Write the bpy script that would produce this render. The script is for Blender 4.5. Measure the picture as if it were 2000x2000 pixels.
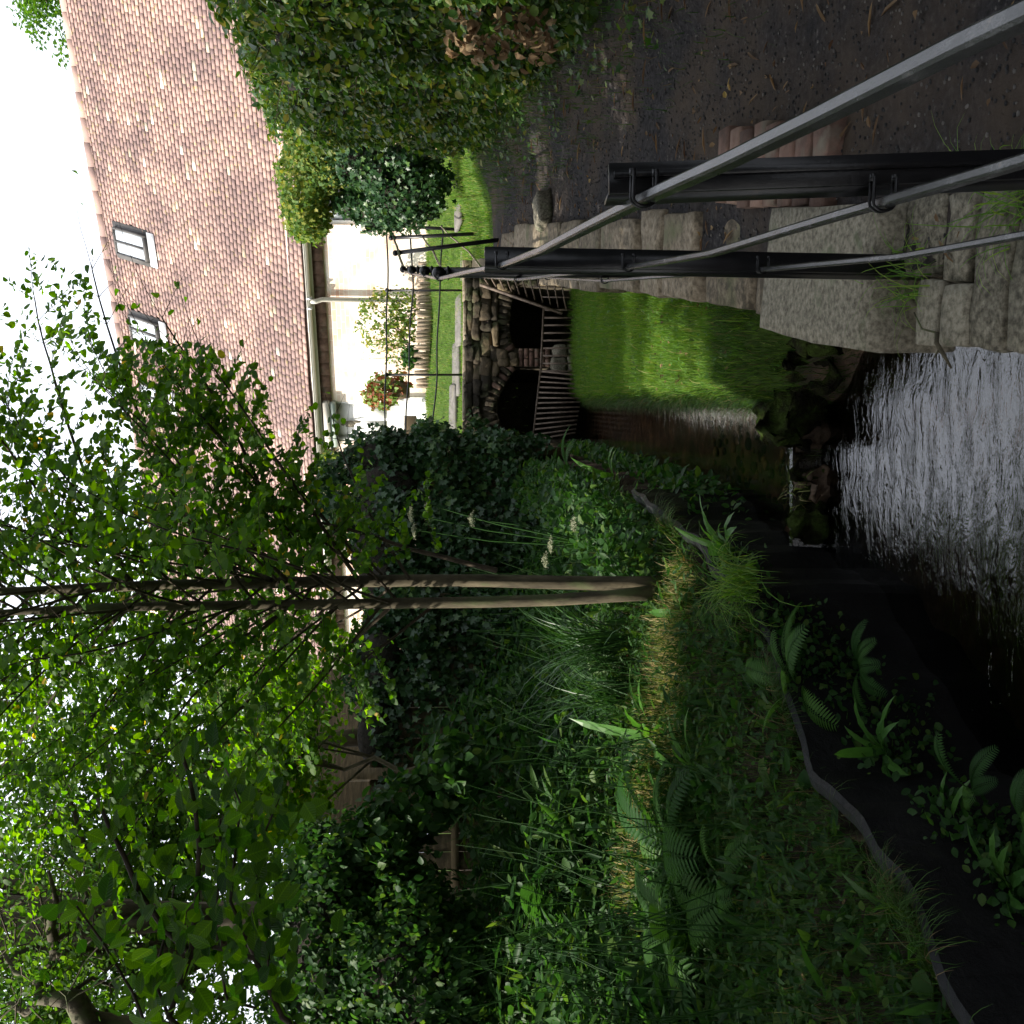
import bpy, bmesh, math, random
import numpy as np
from mathutils import Vector, Matrix, noise as mnoise

for _o in list(bpy.data.objects):
    bpy.data.objects.remove(_o)
S = bpy.context.scene
COL = S.collection
rng = np.random.default_rng(7)
random.seed(7)
R = math.radians

# ------------------------------------------------------------------ camera
PITCH = 3.9
FPX = 2005.0
EYE = 1.5
cp, sp = math.cos(R(PITCH)), math.sin(R(PITCH))
cam_d = bpy.data.cameras.new('camera')
cam_d.sensor_width = 36.0
cam_d.lens = 36.0 * FPX / 2000.0
cam_d.clip_start = 0.05
cam_d.clip_end = 2000.0
cam = bpy.data.objects.new('camera', cam_d)
COL.objects.link(cam)
# the photograph was taken with the phone on its side: picture-up is world-right
m = Matrix(((0, 1, 0, 0), (-sp, 0, -cp, 0), (-cp, 0, sp, EYE), (0, 0, 0, 1)))
cam.matrix_world = m
S.camera = cam

# ------------------------------------------------------------------ sky, sun, exposure
SUN = Vector((-0.83, -0.26, 0.80)).normalized()
world = bpy.data.worlds.new('World')
S.world = world
world.use_nodes = True
wn = world.node_tree
for n in list(wn.nodes):
    wn.nodes.remove(n)
sky = wn.nodes.new('ShaderNodeTexSky')
sky.sky_type = 'NISHITA'
sky.sun_disc = False
sky.sun_elevation = math.asin(SUN.z)
sky.sun_rotation = math.atan2(SUN.x, SUN.y)
sky.air_density = 1.6
sky.dust_density = 8.0
sky.ozone_density = 1.0
hsv = wn.nodes.new('ShaderNodeHueSaturation')
hsv.inputs['Saturation'].default_value = 0.45
bg = wn.nodes.new('ShaderNodeBackground')
bg.inputs['Strength'].default_value = 0.15
wo = wn.nodes.new('ShaderNodeOutputWorld')
wn.links.new(sky.outputs[0], hsv.inputs['Color'])
# thin bright cloud over the whole sky
wtc = wn.nodes.new('ShaderNodeTexCoord')
wmp = wn.nodes.new('ShaderNodeMapping')
wmp.inputs['Scale'].default_value = (1.0, 1.0, 2.2)
wno = wn.nodes.new('ShaderNodeTexNoise')
wno.inputs['Scale'].default_value = 2.4
wno.inputs['Detail'].default_value = 7
wno.inputs['Roughness'].default_value = 0.6
wra = wn.nodes.new('ShaderNodeValToRGB')
wra.color_ramp.elements[0].position = 0.36
wra.color_ramp.elements[0].color = (0.25, 0.25, 0.25, 1)
wra.color_ramp.elements[1].position = 0.60
wra.color_ramp.elements[1].color = (0.85, 0.85, 0.85, 1)
wmx = wn.nodes.new('ShaderNodeMix')
wmx.data_type = 'RGBA'
wmx.inputs[7].default_value = (6.7, 7.1, 7.9, 1)
wn.links.new(wtc.outputs['Generated'], wmp.inputs['Vector'])
wn.links.new(wmp.outputs[0], wno.inputs['Vector'])
wn.links.new(wno.outputs['Fac'], wra.inputs[0])
wn.links.new(wra.outputs[0], wmx.inputs[0])
wn.links.new(hsv.outputs[0], wmx.inputs[6])
wn.links.new(wmx.outputs[2], bg.inputs['Color'])
wn.links.new(bg.outputs[0], wo.inputs[0])

sun_d = bpy.data.lights.new('sun', 'SUN')
sun_d.energy = 5.0
sun_d.angle = R(0.53)
sun_d.color = (1.0, 0.93, 0.82)
sun_o = bpy.data.objects.new('sun', sun_d)
COL.objects.link(sun_o)
sun_o.rotation_euler = SUN.to_track_quat('Z', 'Y').to_euler()
sun_o.location = SUN * 30

S.view_settings.view_transform = 'Standard'
S.view_settings.look = 'None'
S.view_settings.gamma = 1.0
S.view_settings.use_curve_mapping = False
S.view_settings.exposure = 1.05
S.render.engine = 'CYCLES'
S.cycles.use_denoising = True
S.cycles.max_bounces = 8
S.cycles.diffuse_bounces = 3
S.cycles.glossy_bounces = 3
S.cycles.transmission_bounces = 4
S.cycles.transparent_max_bounces = 8
S.cycles.caustics_reflective = False
S.cycles.caustics_refractive = False


# ------------------------------------------------------------------ helpers
def ray(U, V):
    """U,V: upright picture position, 0..2000, from the survey of the place."""
    x = (U - 1000.0) / FPX
    v = (V - 1000.0) / FPX
    return Vector((x, cp - v * sp, -sp - v * cp))


def W(U, V, d):
    r = ray(U, V)
    return Vector((0, 0, EYE)) + r * (d / r.y)


def WZ(U, V, z):
    r = ray(U, V)
    return Vector((0, 0, EYE)) + r * ((z - EYE) / r.z)


def hit(U, V, P, n):
    r = ray(U, V)
    o = Vector((0, 0, EYE))
    return o + r * ((P - o).dot(n) / r.dot(n))


def link(o, parent=None):
    COL.objects.link(o)
    if parent is not None:
        o.parent = parent
    return o


def tag(o, label=None, cat=None, group=None, kind=None):
    if label: o['label'] = label
    if cat: o['category'] = cat
    if group: o['group'] = group
    if kind: o['kind'] = kind
    return o


def thing(name, label, cat, loc=(0, 0, 0), group=None):
    o = bpy.data.objects.new(name, None)
    o.location = loc
    o.empty_display_size = 0.1
    link(o)
    return tag(o, label, cat, group)


def add_mesh(name, me, mat, parent=None, loc=None):
    o = bpy.data.objects.new(name, me)
    if mat is not None and len(me.materials) == 0:
        me.materials.append(mat)
    link(o, parent)
    if parent is not None and loc is None:
        o.location = -Vector(parent.location)   # mesh data is in world space
        if parent.parent is not None:
            o.location = Vector((0, 0, 0))
    if loc is not None:
        o.location = loc
    return o


def np_mesh(name, verts, faces_flat, counts, rnd=None, smooth=False):
    """verts Nx3, faces_flat 1-D loop vertex indices, counts loops per face"""
    me = bpy.data.meshes.new(name)
    nv, nl, nf = len(verts), len(faces_flat), len(counts)
    me.vertices.add(nv)
    me.vertices.foreach_set('co', np.asarray(verts, dtype=np.float32).ravel())
    me.loops.add(nl)
    me.loops.foreach_set('vertex_index', np.asarray(faces_flat, dtype=np.int32))
    me.polygons.add(nf)
    starts = np.concatenate(([0], np.cumsum(counts)[:-1])).astype(np.int32)
    me.polygons.foreach_set('loop_start', starts)
    me.polygons.foreach_set('loop_total', np.asarray(counts, dtype=np.int32))
    if smooth:
        me.polygons.foreach_set('use_smooth', np.ones(nf, dtype=bool))
    if rnd is not None:
        a = me.attributes.new('rnd', 'FLOAT', 'POINT')
        a.data.foreach_set('value', np.asarray(rnd, dtype=np.float32))
    me.update(calc_edges=True)
    me.validate()
    return me


class MB:
    """collects polygons into one mesh"""
    def __init__(s):
        s.v = []; s.f = []; s.r = []
        s.cur = 0.5

    def poly(s, pts):
        b = len(s.v)
        s.v += [tuple(p) for p in pts]
        s.r += [s.cur] * len(pts)
        s.f.append(list(range(b, b + len(pts))))

    def box(s, o, ax, ay, az):
        """box with corner o and edge vectors"""
        o, ax, ay, az = map(Vector, (o, ax, ay, az))
        c = [o, o + ax, o + ax + ay, o + ay, o + az, o + ax + az, o + ax + ay + az, o + ay + az]
        b = len(s.v)
        s.v += [tuple(p) for p in c]
        s.r += [s.cur] * 8
        for q in ((0, 3, 2, 1), (4, 5, 6, 7), (0, 1, 5, 4), (1, 2, 6, 5), (2, 3, 7, 6), (3, 0, 4, 7)):
            s.f.append([b + i for i in q])

    def bar(s, a, b_, w, h, up=(0, 0, 1)):
        a, b_ = Vector(a), Vector(b_)
        d = (b_ - a)
        side = d.cross(Vector(up)).normalized() * w
        u2 = side.cross(d).normalized() * h
        s.box(a - side / 2 - u2 / 2, d, side, u2)

    def tube(s, pts, rad, n=8, caps=True):
        pts = [Vector(p) for p in pts]
        if not hasattr(rad, '__len__'):
            rad = [rad] * len(pts)
        b = len(s.v)
        prev = None
        for i, p in enumerate(pts):
            t = (pts[min(i + 1, len(pts) - 1)] - pts[max(i - 1, 0)]).normalized()
            if prev is None:
                a = t.orthogonal().normalized()
            else:
                a = (prev - t * prev.dot(t)).normalized()
            prev = a
            c = t.cross(a)
            for k in range(n):
                an = 2 * math.pi * k / n
                s.v.append(tuple(p + (a * math.cos(an) + c * math.sin(an)) * rad[i]))
                s.r.append(s.cur)
        for i in range(len(pts) - 1):
            for k in range(n):
                s.f.append([b + i * n + k, b + i * n + (k + 1) % n, b + (i + 1) * n + (k + 1) % n, b + (i + 1) * n + k])
        if caps:
            s.f.append([b + k for k in range(n)][::-1])
            e = b + (len(pts) - 1) * n
            s.f.append([e + k for k in range(n)])

    def ball(s, c, r, n=8, m_=6, sc=(1, 1, 1)):
        c = Vector(c)
        b = len(s.v)
        for i in range(m_ + 1):
            th = math.pi * i / m_
            for k in range(n):
                ph = 2 * math.pi * k / n
                s.v.append(tuple(c + Vector((math.sin(th) * math.cos(ph) * r * sc[0], math.sin(th) * math.sin(ph) * r * sc[1], math.cos(th) * r * sc[2]))))
                s.r.append(s.cur)
        for i in range(m_):
            for k in range(n):
                s.f.append([b + i * n + k, b + (i + 1) * n + k, b + (i + 1) * n + (k + 1) % n, b + i * n + (k + 1) % n])

    def mesh(s, name, smooth=False):
        flat = [i for f in s.f for i in f]
        return np_mesh(name, np.array(s.v), flat, [len(f) for f in s.f], s.r, smooth)

    def build(s, name, mat, parent=None, smooth=False, bevel=0):
        me = s.mesh(name, smooth)
        o = add_mesh(name, me, mat, parent)
        if bevel:
            md = o.modifiers.new('bevel', 'BEVEL')
            md.width = bevel; md.segments = 2; md.limit_method = 'ANGLE'
        return o


def sm(x, a, b):
    t = np.clip((x - a) / (b - a), 0, 1)
    return t * t * (3 - 2 * t)


# ------------------------------------------------------------------ materials
def new_mat(name):
    mt = bpy.data.materials.new(name)
    mt.use_nodes = True
    nt = mt.node_tree
    for n in list(nt.nodes):
        nt.nodes.remove(n)
    out = nt.nodes.new('ShaderNodeOutputMaterial')
    return mt, nt, out


def N(nt, t, **kw):
    n = nt.nodes.new(t)
    for k, v in kw.items():
        if k in n.inputs:
            n.inputs[k].default_value = v
        else:
            setattr(n, k, v)
    return n


def ramp(nt, stops, fac=None, interp='LINEAR'):
    r = nt.nodes.new('ShaderNodeValToRGB')
    r.color_ramp.interpolation = interp
    el = r.color_ramp.elements
    while len(el) > 1:
        el.remove(el[-1])
    el[0].position = stops[0][0]
    el[0].color = (*stops[0][1], 1)
    for p, c in stops[1:]:
        e = el.new(p)
        e.color = (*c, 1)
    if fac is not None:
        nt.links.new(fac, r.inputs[0])
    return r


def coords(nt, scale=(1, 1, 1)):
    tc = nt.nodes.new('ShaderNodeNewGeometry')
    mp = nt.nodes.new('ShaderNodeMapping')
    mp.inputs['Scale'].default_value = scale
    nt.links.new(tc.outputs['Position'], mp.inputs['Vector'])
    return mp.outputs[0]


def noise_mat(name, stops, scale=8.0, rough=0.85, bump=0.3, bscale=None, stretch=(1, 1, 1), use_rnd=0.0, detail=6, dist=0.02, spec=0.3, second=None):
    """rock, soil, timber, paint: colour noise and fine relief"""
    mt, nt, out = new_mat(name)
    co = coords(nt, stretch)
    n1 = N(nt, 'ShaderNodeTexNoise', Scale=scale, Detail=detail, Roughness=0.65)
    nt.links.new(co, n1.inputs['Vector'])
    fac = n1.outputs['Fac']
    if use_rnd:
        at = N(nt, 'ShaderNodeAttribute', attribute_name='rnd')
        mx = N(nt, 'ShaderNodeMath', operation='MULTIPLY_ADD')
        mx.inputs[1].default_value = use_rnd
        sb = N(nt, 'ShaderNodeMath', operation='SUBTRACT')
        sb.inputs[1].default_value = 0.5
        nt.links.new(at.outputs['Fac'], sb.inputs[0])
        nt.links.new(sb.outputs[0], mx.inputs[0])
        nt.links.new(fac, mx.inputs[2])
        fac = mx.outputs[0]
    rp = ramp(nt, stops, fac)
    colr = rp.outputs[0]
    if second:
        n3 = N(nt, 'ShaderNodeTexNoise', Scale=second[0], Detail=5, Roughness=0.6)
        nt.links.new(co, n3.inputs['Vector'])
        r3 = ramp(nt, [(second[1], (0, 0, 0)), (second[2], (1, 1, 1))], n3.outputs['Fac'])
        mixc = N(nt, 'ShaderNodeMix', data_type='RGBA')
        nt.links.new(r3.outputs[0], mixc.inputs[0])
        nt.links.new(colr, mixc.inputs[6])
        mixc.inputs[7].default_value = (*second[3], 1)
        colr = mixc.outputs[2]
    b = N(nt, 'ShaderNodeBsdfPrincipled', Roughness=rough)
    b.inputs['Specular IOR Level'].default_value = spec
    nt.links.new(colr, b.inputs['Base Color'])
    if bump:
        n2 = N(nt, 'ShaderNodeTexNoise', Scale=bscale or scale * 4, Detail=8, Roughness=0.7)
        nt.links.new(co, n2.inputs['Vector'])
        bp = N(nt, 'ShaderNodeBump', Strength=bump, Distance=dist)
        nt.links.new(n2.outputs['Fac'], bp.inputs['Height'])
        nt.links.new(bp.outputs[0], b.inputs['Normal'])
    nt.links.new(b.outputs[0], out.inputs[0])
    return mt


def leaf_mat(name, stops, trans=0.45, rough=0.5, spec=0.18, tcol=None):
    mt, nt, out = new_mat(name)
    at = N(nt, 'ShaderNodeAttribute', attribute_name='rnd')
    rp = ramp(nt, stops, at.outputs['Fac'])
    b = N(nt, 'ShaderNodeBsdfPrincipled', Roughness=rough)
    b.inputs['Specular IOR Level'].default_value = spec
    nt.links.new(rp.outputs[0], b.inputs['Base Color'])
    t = N(nt, 'ShaderNodeBsdfTranslucent')
    hs = N(nt, 'ShaderNodeHueSaturation', Hue=0.485, Saturation=1.15, Value=2.6)
    nt.links.new(rp.outputs[0], hs.inputs['Color'])
    nt.links.new(hs.outputs[0], t.inputs['Color'])
    mx = N(nt, 'ShaderNodeMixShader')
    mx.inputs[0].default_value = trans
    nt.links.new(b.outputs[0], mx.inputs[1])
    nt.links.new(t.outputs[0], mx.inputs[2])
    nt.links.new(mx.outputs[0], out.inputs[0])
    return mt


M = {}
M['katsura'] = leaf_mat('katsura_leaf', [(0.0, (0.03, 0.085, 0.012)), (0.6, (0.06, 0.138, 0.017)), (0.991, (0.085, 0.16, 0.022)), (0.994, (0.42, 0.30, 0.06))], trans=0.6)
M['bigleaf'] = leaf_mat('big_leaf', [(0.0, (0.022, 0.075, 0.012)), (1.0, (0.07, 0.15, 0.02))], trans=0.6)


def add_veins(mt):
    nt = mt.node_tree
    ac = N(nt, 'ShaderNodeAttribute', attribute_name='across')
    al = N(nt, 'ShaderNodeAttribute', attribute_name='along')
    ab = N(nt, 'ShaderNodeMath', operation='ABSOLUTE')
    nt.links.new(ac.outputs['Fac'], ab.inputs[0])
    ma = N(nt, 'ShaderNodeMath', operation='MULTIPLY_ADD')
    ma.inputs[1].default_value = -0.7
    nt.links.new(ab.outputs[0], ma.inputs[0])
    nt.links.new(al.outputs['Fac'], ma.inputs[2])
    mu = N(nt, 'ShaderNodeMath', operation='MULTIPLY')
    mu.inputs[1].default_value = 56.0
    nt.links.new(ma.outputs[0], mu.inputs[0])
    sn = N(nt, 'ShaderNodeMath', operation='SINE')
    nt.links.new(mu.outputs[0], sn.inputs[0])
    mr = ramp(nt, [(0.0, (0.95, 0.95, 0.95)), (0.8, (1.0, 1.0, 1.0)), (1.0, (0.55, 0.6, 0.5))], sn.outputs[0])
    mid = ramp(nt, [(0.0, (1.7, 1.6, 1.5)), (0.035, (1, 1, 1))], ab.outputs[0])
    rp_ = [n_ for n_ in nt.nodes if n_.type == 'VALTORGB'][0]
    m1 = N(nt, 'ShaderNodeMix', data_type='RGBA', blend_type='MULTIPLY')
    m1.inputs[0].default_value = 1.0
    nt.links.new(rp_.outputs[0], m1.inputs[6]); nt.links.new(mr.outputs[0], m1.inputs[7])
    m2 = N(nt, 'ShaderNodeMix', data_type='RGBA', blend_type='MULTIPLY')
    m2.inputs[0].default_value = 1.0
    nt.links.new(m1.outputs[2], m2.inputs[6]); nt.links.new(mid.outputs[0], m2.inputs[7])
    for n_ in list(nt.nodes):
        if n_.type == 'BSDF_PRINCIPLED':
            nt.links.new(m2.outputs[2], n_.inputs['Base Color'])
            bp = N(nt, 'ShaderNodeBump', Strength=0.5, Distance=0.004)
            nt.links.new(sn.outputs[0], bp.inputs['Height'])
            nt.links.new(bp.outputs[0], n_.inputs['Normal'])
        if n_.type == 'HUE_SAT':
            nt.links.new(m2.outputs[2], n_.inputs['Color'])


add_veins(M['bigleaf'])
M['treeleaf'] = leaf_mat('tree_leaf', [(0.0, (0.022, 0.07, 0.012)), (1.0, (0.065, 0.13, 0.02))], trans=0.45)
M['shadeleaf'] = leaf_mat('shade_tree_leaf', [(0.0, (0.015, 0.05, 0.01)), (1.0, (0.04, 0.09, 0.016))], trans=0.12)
M['hedge'] = leaf_mat('hedge_leaf', [(0.0, (0.018, 0.05, 0.011)), (0.5, (0.038, 0.088, 0.016)), (0.88, (0.085, 0.125, 0.022)), (1.0, (0.17, 0.16, 0.04))], trans=0.3, rough=0.4, spec=0.25)
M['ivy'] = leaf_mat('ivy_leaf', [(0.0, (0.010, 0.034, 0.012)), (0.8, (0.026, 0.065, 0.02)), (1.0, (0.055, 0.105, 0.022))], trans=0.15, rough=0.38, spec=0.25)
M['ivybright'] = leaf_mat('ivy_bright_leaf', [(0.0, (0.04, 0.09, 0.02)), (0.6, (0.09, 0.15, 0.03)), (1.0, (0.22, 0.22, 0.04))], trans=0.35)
M['herb'] = leaf_mat('herb_leaf', [(0.0, (0.012, 0.042, 0.010)), (0.8, (0.03, 0.08, 0.016)), (1.0, (0.06, 0.105, 0.02))], trans=0.35)
M['sedge'] = leaf_mat('sedge_blade', [(0.0, (0.014, 0.045, 0.012)), (1.0, (0.035, 0.085, 0.02))], trans=0.2, rough=0.4, spec=0.3)
M['fern'] = leaf_mat('fern_leaf', [(0.0, (0.02, 0.065, 0.014)), (1.0, (0.05, 0.12, 0.022))], trans=0.35)
M['tongue'] = leaf_mat('tongue_leaf', [(0.0, (0.035, 0.10, 0.02)), (1.0, (0.07, 0.17, 0.03))], trans=0.3, rough=0.35, spec=0.25)
M['grass'] = leaf_mat('grass_blade', [(0.0, (0.045, 0.11, 0.018)), (0.6, (0.09, 0.185, 0.03)), (0.88, (0.14, 0.205, 0.042)), (1.0, (0.30, 0.25, 0.11))], trans=0.4)
M['bankgrass'] = leaf_mat('bank_grass_blade', [(0.0, (0.016, 0.048, 0.009)), (0.8, (0.04, 0.09, 0.015)), (0.9, (0.06, 0.065, 0.025)), (1.0, (0.15, 0.11, 0.055))], trans=0.3)
M['deadleaf'] = leaf_mat('dead_leaf', [(0.0, (0.06, 0.036, 0.02)), (0.6, (0.13, 0.085, 0.045)), (0.93, (0.19, 0.13, 0.06)), (1.0, (0.36, 0.27, 0.08))], trans=0.2, rough=0.7)
M['flower'] = leaf_mat('flower_petal', [(0.0, (0.20, 0.07, 0.04)), (0.35, (0.30, 0.13, 0.06)), (0.42, (0.10, 0.18, 0.04)), (1.0, (0.17, 0.25, 0.06))], trans=0.3)
M['umbel'] = leaf_mat('umbel_floret', [(0.0, (0.15, 0.17, 0.10)), (1.0, (0.30, 0.31, 0.22))], trans=0.2)
M['bark'] = noise_mat('bark', [(0.3, (0.025, 0.02, 0.013)), (0.5, (0.065, 0.055, 0.033)), (0.7, (0.12, 0.10, 0.062))], scale=14, stretch=(1, 1, 0.35), bump=0.5, bscale=30, dist=0.008, second=(5, 0.55, 0.65, (0.08, 0.10, 0.04)))
M['twig'] = noise_mat('twig_bark', [(0.3, (0.025, 0.019, 0.013)), (0.7, (0.075, 0.058, 0.038))], scale=20, bump=0.2)
M['soil'] = noise_mat('dark_soil', [(0.3, (0.016, 0.012, 0.009)), (0.5, (0.04, 0.03, 0.022)), (0.72, (0.085, 0.066, 0.05))], scale=9, bump=0.9, bscale=24, dist=0.04, rough=0.95, spec=0.15)
M['path'] = noise_mat('path_cinders', [(0.32, (0.008, 0.008, 0.009)), (0.5, (0.025, 0.023, 0.025)), (0.64, (0.052, 0.048, 0.05)), (0.78, (0.15, 0.14, 0.13))], scale=38, bump=1.0, bscale=45, dist=0.03, rough=0.9, spec=0.2, second=(1.6, 0.42, 0.66, (0.07, 0.052, 0.038)))
M['turf'] = noise_mat('turf', [(0.3, (0.03, 0.055, 0.012)), (0.6, (0.06, 0.10, 0.02)), (0.8, (0.11, 0.10, 0.04))], scale=6, bump=0.6, bscale=40, rough=0.95, spec=0.1)
M['bed'] = noise_mat('stream_bed', [(0.3, (0.03, 0.02, 0.014)), (0.52, (0.09, 0.06, 0.04)), (0.66, (0.18, 0.12, 0.075)), (0.8, (0.30, 0.22, 0.13))], scale=7, bump=0.6, rough=0.8, second=(2.0, 0.5, 0.65, (0.03, 0.035, 0.015)))
M['stone'] = noise_mat('sandstone', [(0.33, (0.05, 0.04, 0.026)), (0.5, (0.15, 0.12, 0.082)), (0.68, (0.27, 0.225, 0.165))], scale=24, bump=0.6, bscale=60, dist=0.008, use_rnd=0.35, second=(3.0, 0.56, 0.7, (0.075, 0.085, 0.035)))
M['stonegrey'] = noise_mat('grey_stone', [(0.33, (0.045, 0.04, 0.028)), (0.5, (0.135, 0.122, 0.09)), (0.68, (0.24, 0.22, 0.17))], scale=48, bump=0.6, bscale=90, dist=0.006, use_rnd=0.2, second=(4, 0.58, 0.7, (0.08, 0.10, 0.05)))
M['rubble'] = noise_mat('bridge_rubble', [(0.28, (0.022, 0.018, 0.012)), (0.45, (0.05, 0.039, 0.025)), (0.62, (0.084, 0.064, 0.039)), (0.85, (0.145, 0.112, 0.066))], scale=5, bump=0.8, bscale=30, dist=0.02, use_rnd=0.55, second=(4, 0.55, 0.7, (0.06, 0.07, 0.03)))
M['mortar'] = noise_mat('old_mortar', [(0.3, (0.03, 0.025, 0.016)), (0.7, (0.085, 0.07, 0.046))], scale=10, bump=0.6, bscale=30)
M['brick'] = noise_mat('old_brick', [(0.3, (0.075, 0.045, 0.034)), (0.5, (0.15, 0.088, 0.066)), (0.7, (0.22, 0.145, 0.11))], scale=9, bump=0.5, bscale=50, dist=0.008, use_rnd=0.5, second=(6, 0.55, 0.7, (0.14, 0.12, 0.09)))
M['mossrock'] = noise_mat('mossy_rock', [(0.38, (0.010, 0.008, 0.006)), (0.50, (0.03, 0.034, 0.012)), (0.62, (0.06, 0.095, 0.018))], scale=7, bump=1.0, bscale=30, dist=0.06, rough=0.95, spec=0.08)
M['iron'] = noise_mat('black_paint', [(0.3, (0.006, 0.006, 0.007)), (0.64, (0.011, 0.011, 0.012)), (0.76, (0.045, 0.033, 0.025))], scale=22, bump=0.35, bscale=60, dist=0.004, rough=0.30, spec=0.3)
M['railpaint'] = noise_mat('worn_rail_paint', [(0.3, (0.010, 0.010, 0.011)), (0.56, (0.022, 0.022, 0.024)), (0.66, (0.07, 0.07, 0.072)), (0.74, (0.16, 0.13, 0.11))], scale=40, stretch=(1, 0.4, 1), bump=0.5, bscale=90, dist=0.004, rough=0.26, spec=1.0)
M['skyframe'] = noise_mat('skylight_frame', [(0.3, (0.05, 0.048, 0.047)), (0.7, (0.09, 0.085, 0.08))], scale=8, bump=0.1, rough=0.6)
M['rustbar'] = noise_mat('rusty_bar', [(0.3, (0.06, 0.045, 0.035)), (0.6, (0.16, 0.12, 0.09)), (0.8, (0.25, 0.2, 0.16))], scale=20, bump=0.3, rough=0.6)
M['liner'] = noise_mat('black_liner', [(0.3, (0.003, 0.003, 0.0035)), (0.6, (0.008, 0.008, 0.008)), (0.78, (0.016, 0.018, 0.010))], scale=5, bump=0.6, bscale=6, dist=0.05, rough=0.6, spec=0.12)
M['fence'] = noise_mat('fence_timber', [(0.3, (0.05, 0.038, 0.02)), (0.5, (0.10, 0.075, 0.04)), (0.72, (0.17, 0.125, 0.07))], scale=5, stretch=(1, 1, 7), bump=0.4, bscale=18, use_rnd=0.3)
M['log'] = noise_mat('log_roll', [(0.3, (0.20, 0.15, 0.11)), (0.7, (0.36, 0.29, 0.22))], scale=12, bump=0.3, use_rnd=0.3)
M['flag'] = noise_mat('flagstone', [(0.3, (0.085, 0.08, 0.074)), (0.7, (0.17, 0.16, 0.148))], scale=9, bump=0.3, second=(5, 0.55, 0.7, (0.15, 0.14, 0.10)))
M['white'] = noise_mat('white_paint', [(0.3, (0.72, 0.72, 0.70)), (0.7, (0.82, 0.82, 0.80))], scale=4, bump=0.05, rough=0.5)
M['cream'] = noise_mat('cream_plastic', [(0.3, (0.42, 0.40, 0.35)), (0.7, (0.52, 0.50, 0.45))], scale=4, bump=0.05, rough=0.45)
M['sage'] = noise_mat('sage_paint', [(0.3, (0.26, 0.31, 0.28)), (0.7, (0.33, 0.38, 0.34))], scale=4, bump=0.05, rough=0.5)
M['lead'] = noise_mat('lead_flashing', [(0.3, (0.45, 0.46, 0.48)), (0.7, (0.6, 0.6, 0.62))], scale=10, bump=0.2, rough=0.45)
M['dark'] = noise_mat('dark_void', [(0.3, (0.006, 0.006, 0.006)), (0.7, (0.014, 0.013, 0.012))], scale=6, bump=0.3)
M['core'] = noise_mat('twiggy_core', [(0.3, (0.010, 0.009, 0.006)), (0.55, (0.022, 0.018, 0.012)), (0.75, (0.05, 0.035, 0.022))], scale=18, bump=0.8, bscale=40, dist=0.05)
M['moss'] = noise_mat('mossy_tile', [(0.3, (0.05, 0.07, 0.02)), (0.5, (0.11, 0.14, 0.03)), (0.7, (0.16, 0.17, 0.06))], scale=7, bump=0.7, bscale=30, use_rnd=0.3)
M['pot'] = noise_mat('brown_planter', [(0.3, (0.10, 0.07, 0.04)), (0.7, (0.17, 0.12, 0.08))], scale=8, bump=0.2)


def tile_material():
    mt, nt, out = new_mat('clay_tile')
    at = N(nt, 'ShaderNodeAttribute', attribute_name='rnd')
    rp = ramp(nt, [(0.0, (0.195, 0.142, 0.133)), (0.3, (0.265, 0.182, 0.166)), (0.6, (0.295, 0.202, 0.182)), (0.80, (0.325, 0.226, 0.20)), (0.92, (0.42, 0.34, 0.25)), (1.0, (0.60, 0.54, 0.46))], at.outputs['Fac'])
    co = coords(nt)
    n1 = N(nt, 'ShaderNodeTexNoise', Scale=11.0, Detail=6, Roughness=0.75)
    nt.links.new(co, n1.inputs['Vector'])
    li = ramp(nt, [(0.575, (0, 0, 0)), (0.65, (1, 1, 1))], n1.outputs['Fac'])
    m1 = N(nt, 'ShaderNodeMix', data_type='RGBA')
    nt.links.new(li.outputs[0], m1.inputs[0])
    nt.links.new(rp.outputs[0], m1.inputs[6])
    m1.inputs[7].default_value = (0.33, 0.265, 0.12, 1)
    n2 = N(nt, 'ShaderNodeTexNoise', Scale=1.3, Detail=4)
    nt.links.new(co, n2.inputs['Vector'])
    st = ramp(nt, [(0.42, (0.72, 0.72, 0.74)), (0.62, (1.15, 1.12, 1.08))], n2.outputs['Fac'])
    m2 = N(nt, 'ShaderNodeMix', data_type='RGBA', blend_type='MULTIPLY')
    m2.inputs[0].default_value = 1.0
    nt.links.new(m1.outputs[2], m2.inputs[6])
    nt.links.new(st.outputs[0], m2.inputs[7])
    b = N(nt, 'ShaderNodeBsdfPrincipled', Roughness=0.85)
    b.inputs['Specular IOR Level'].default_value = 0.2
    nt.links.new(m2.outputs[2], b.inputs['Base Color'])
    bp = N(nt, 'ShaderNodeBump', Strength=0.4, Distance=0.01)
    nt.links.new(n1.outputs['Fac'], bp.inputs['Height'])
    nt.links.new(bp.outputs[0], b.inputs['Normal'])
    nt.links.new(b.outputs[0], out.inputs[0])
    return mt


M['tile'] = tile_material()


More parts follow.
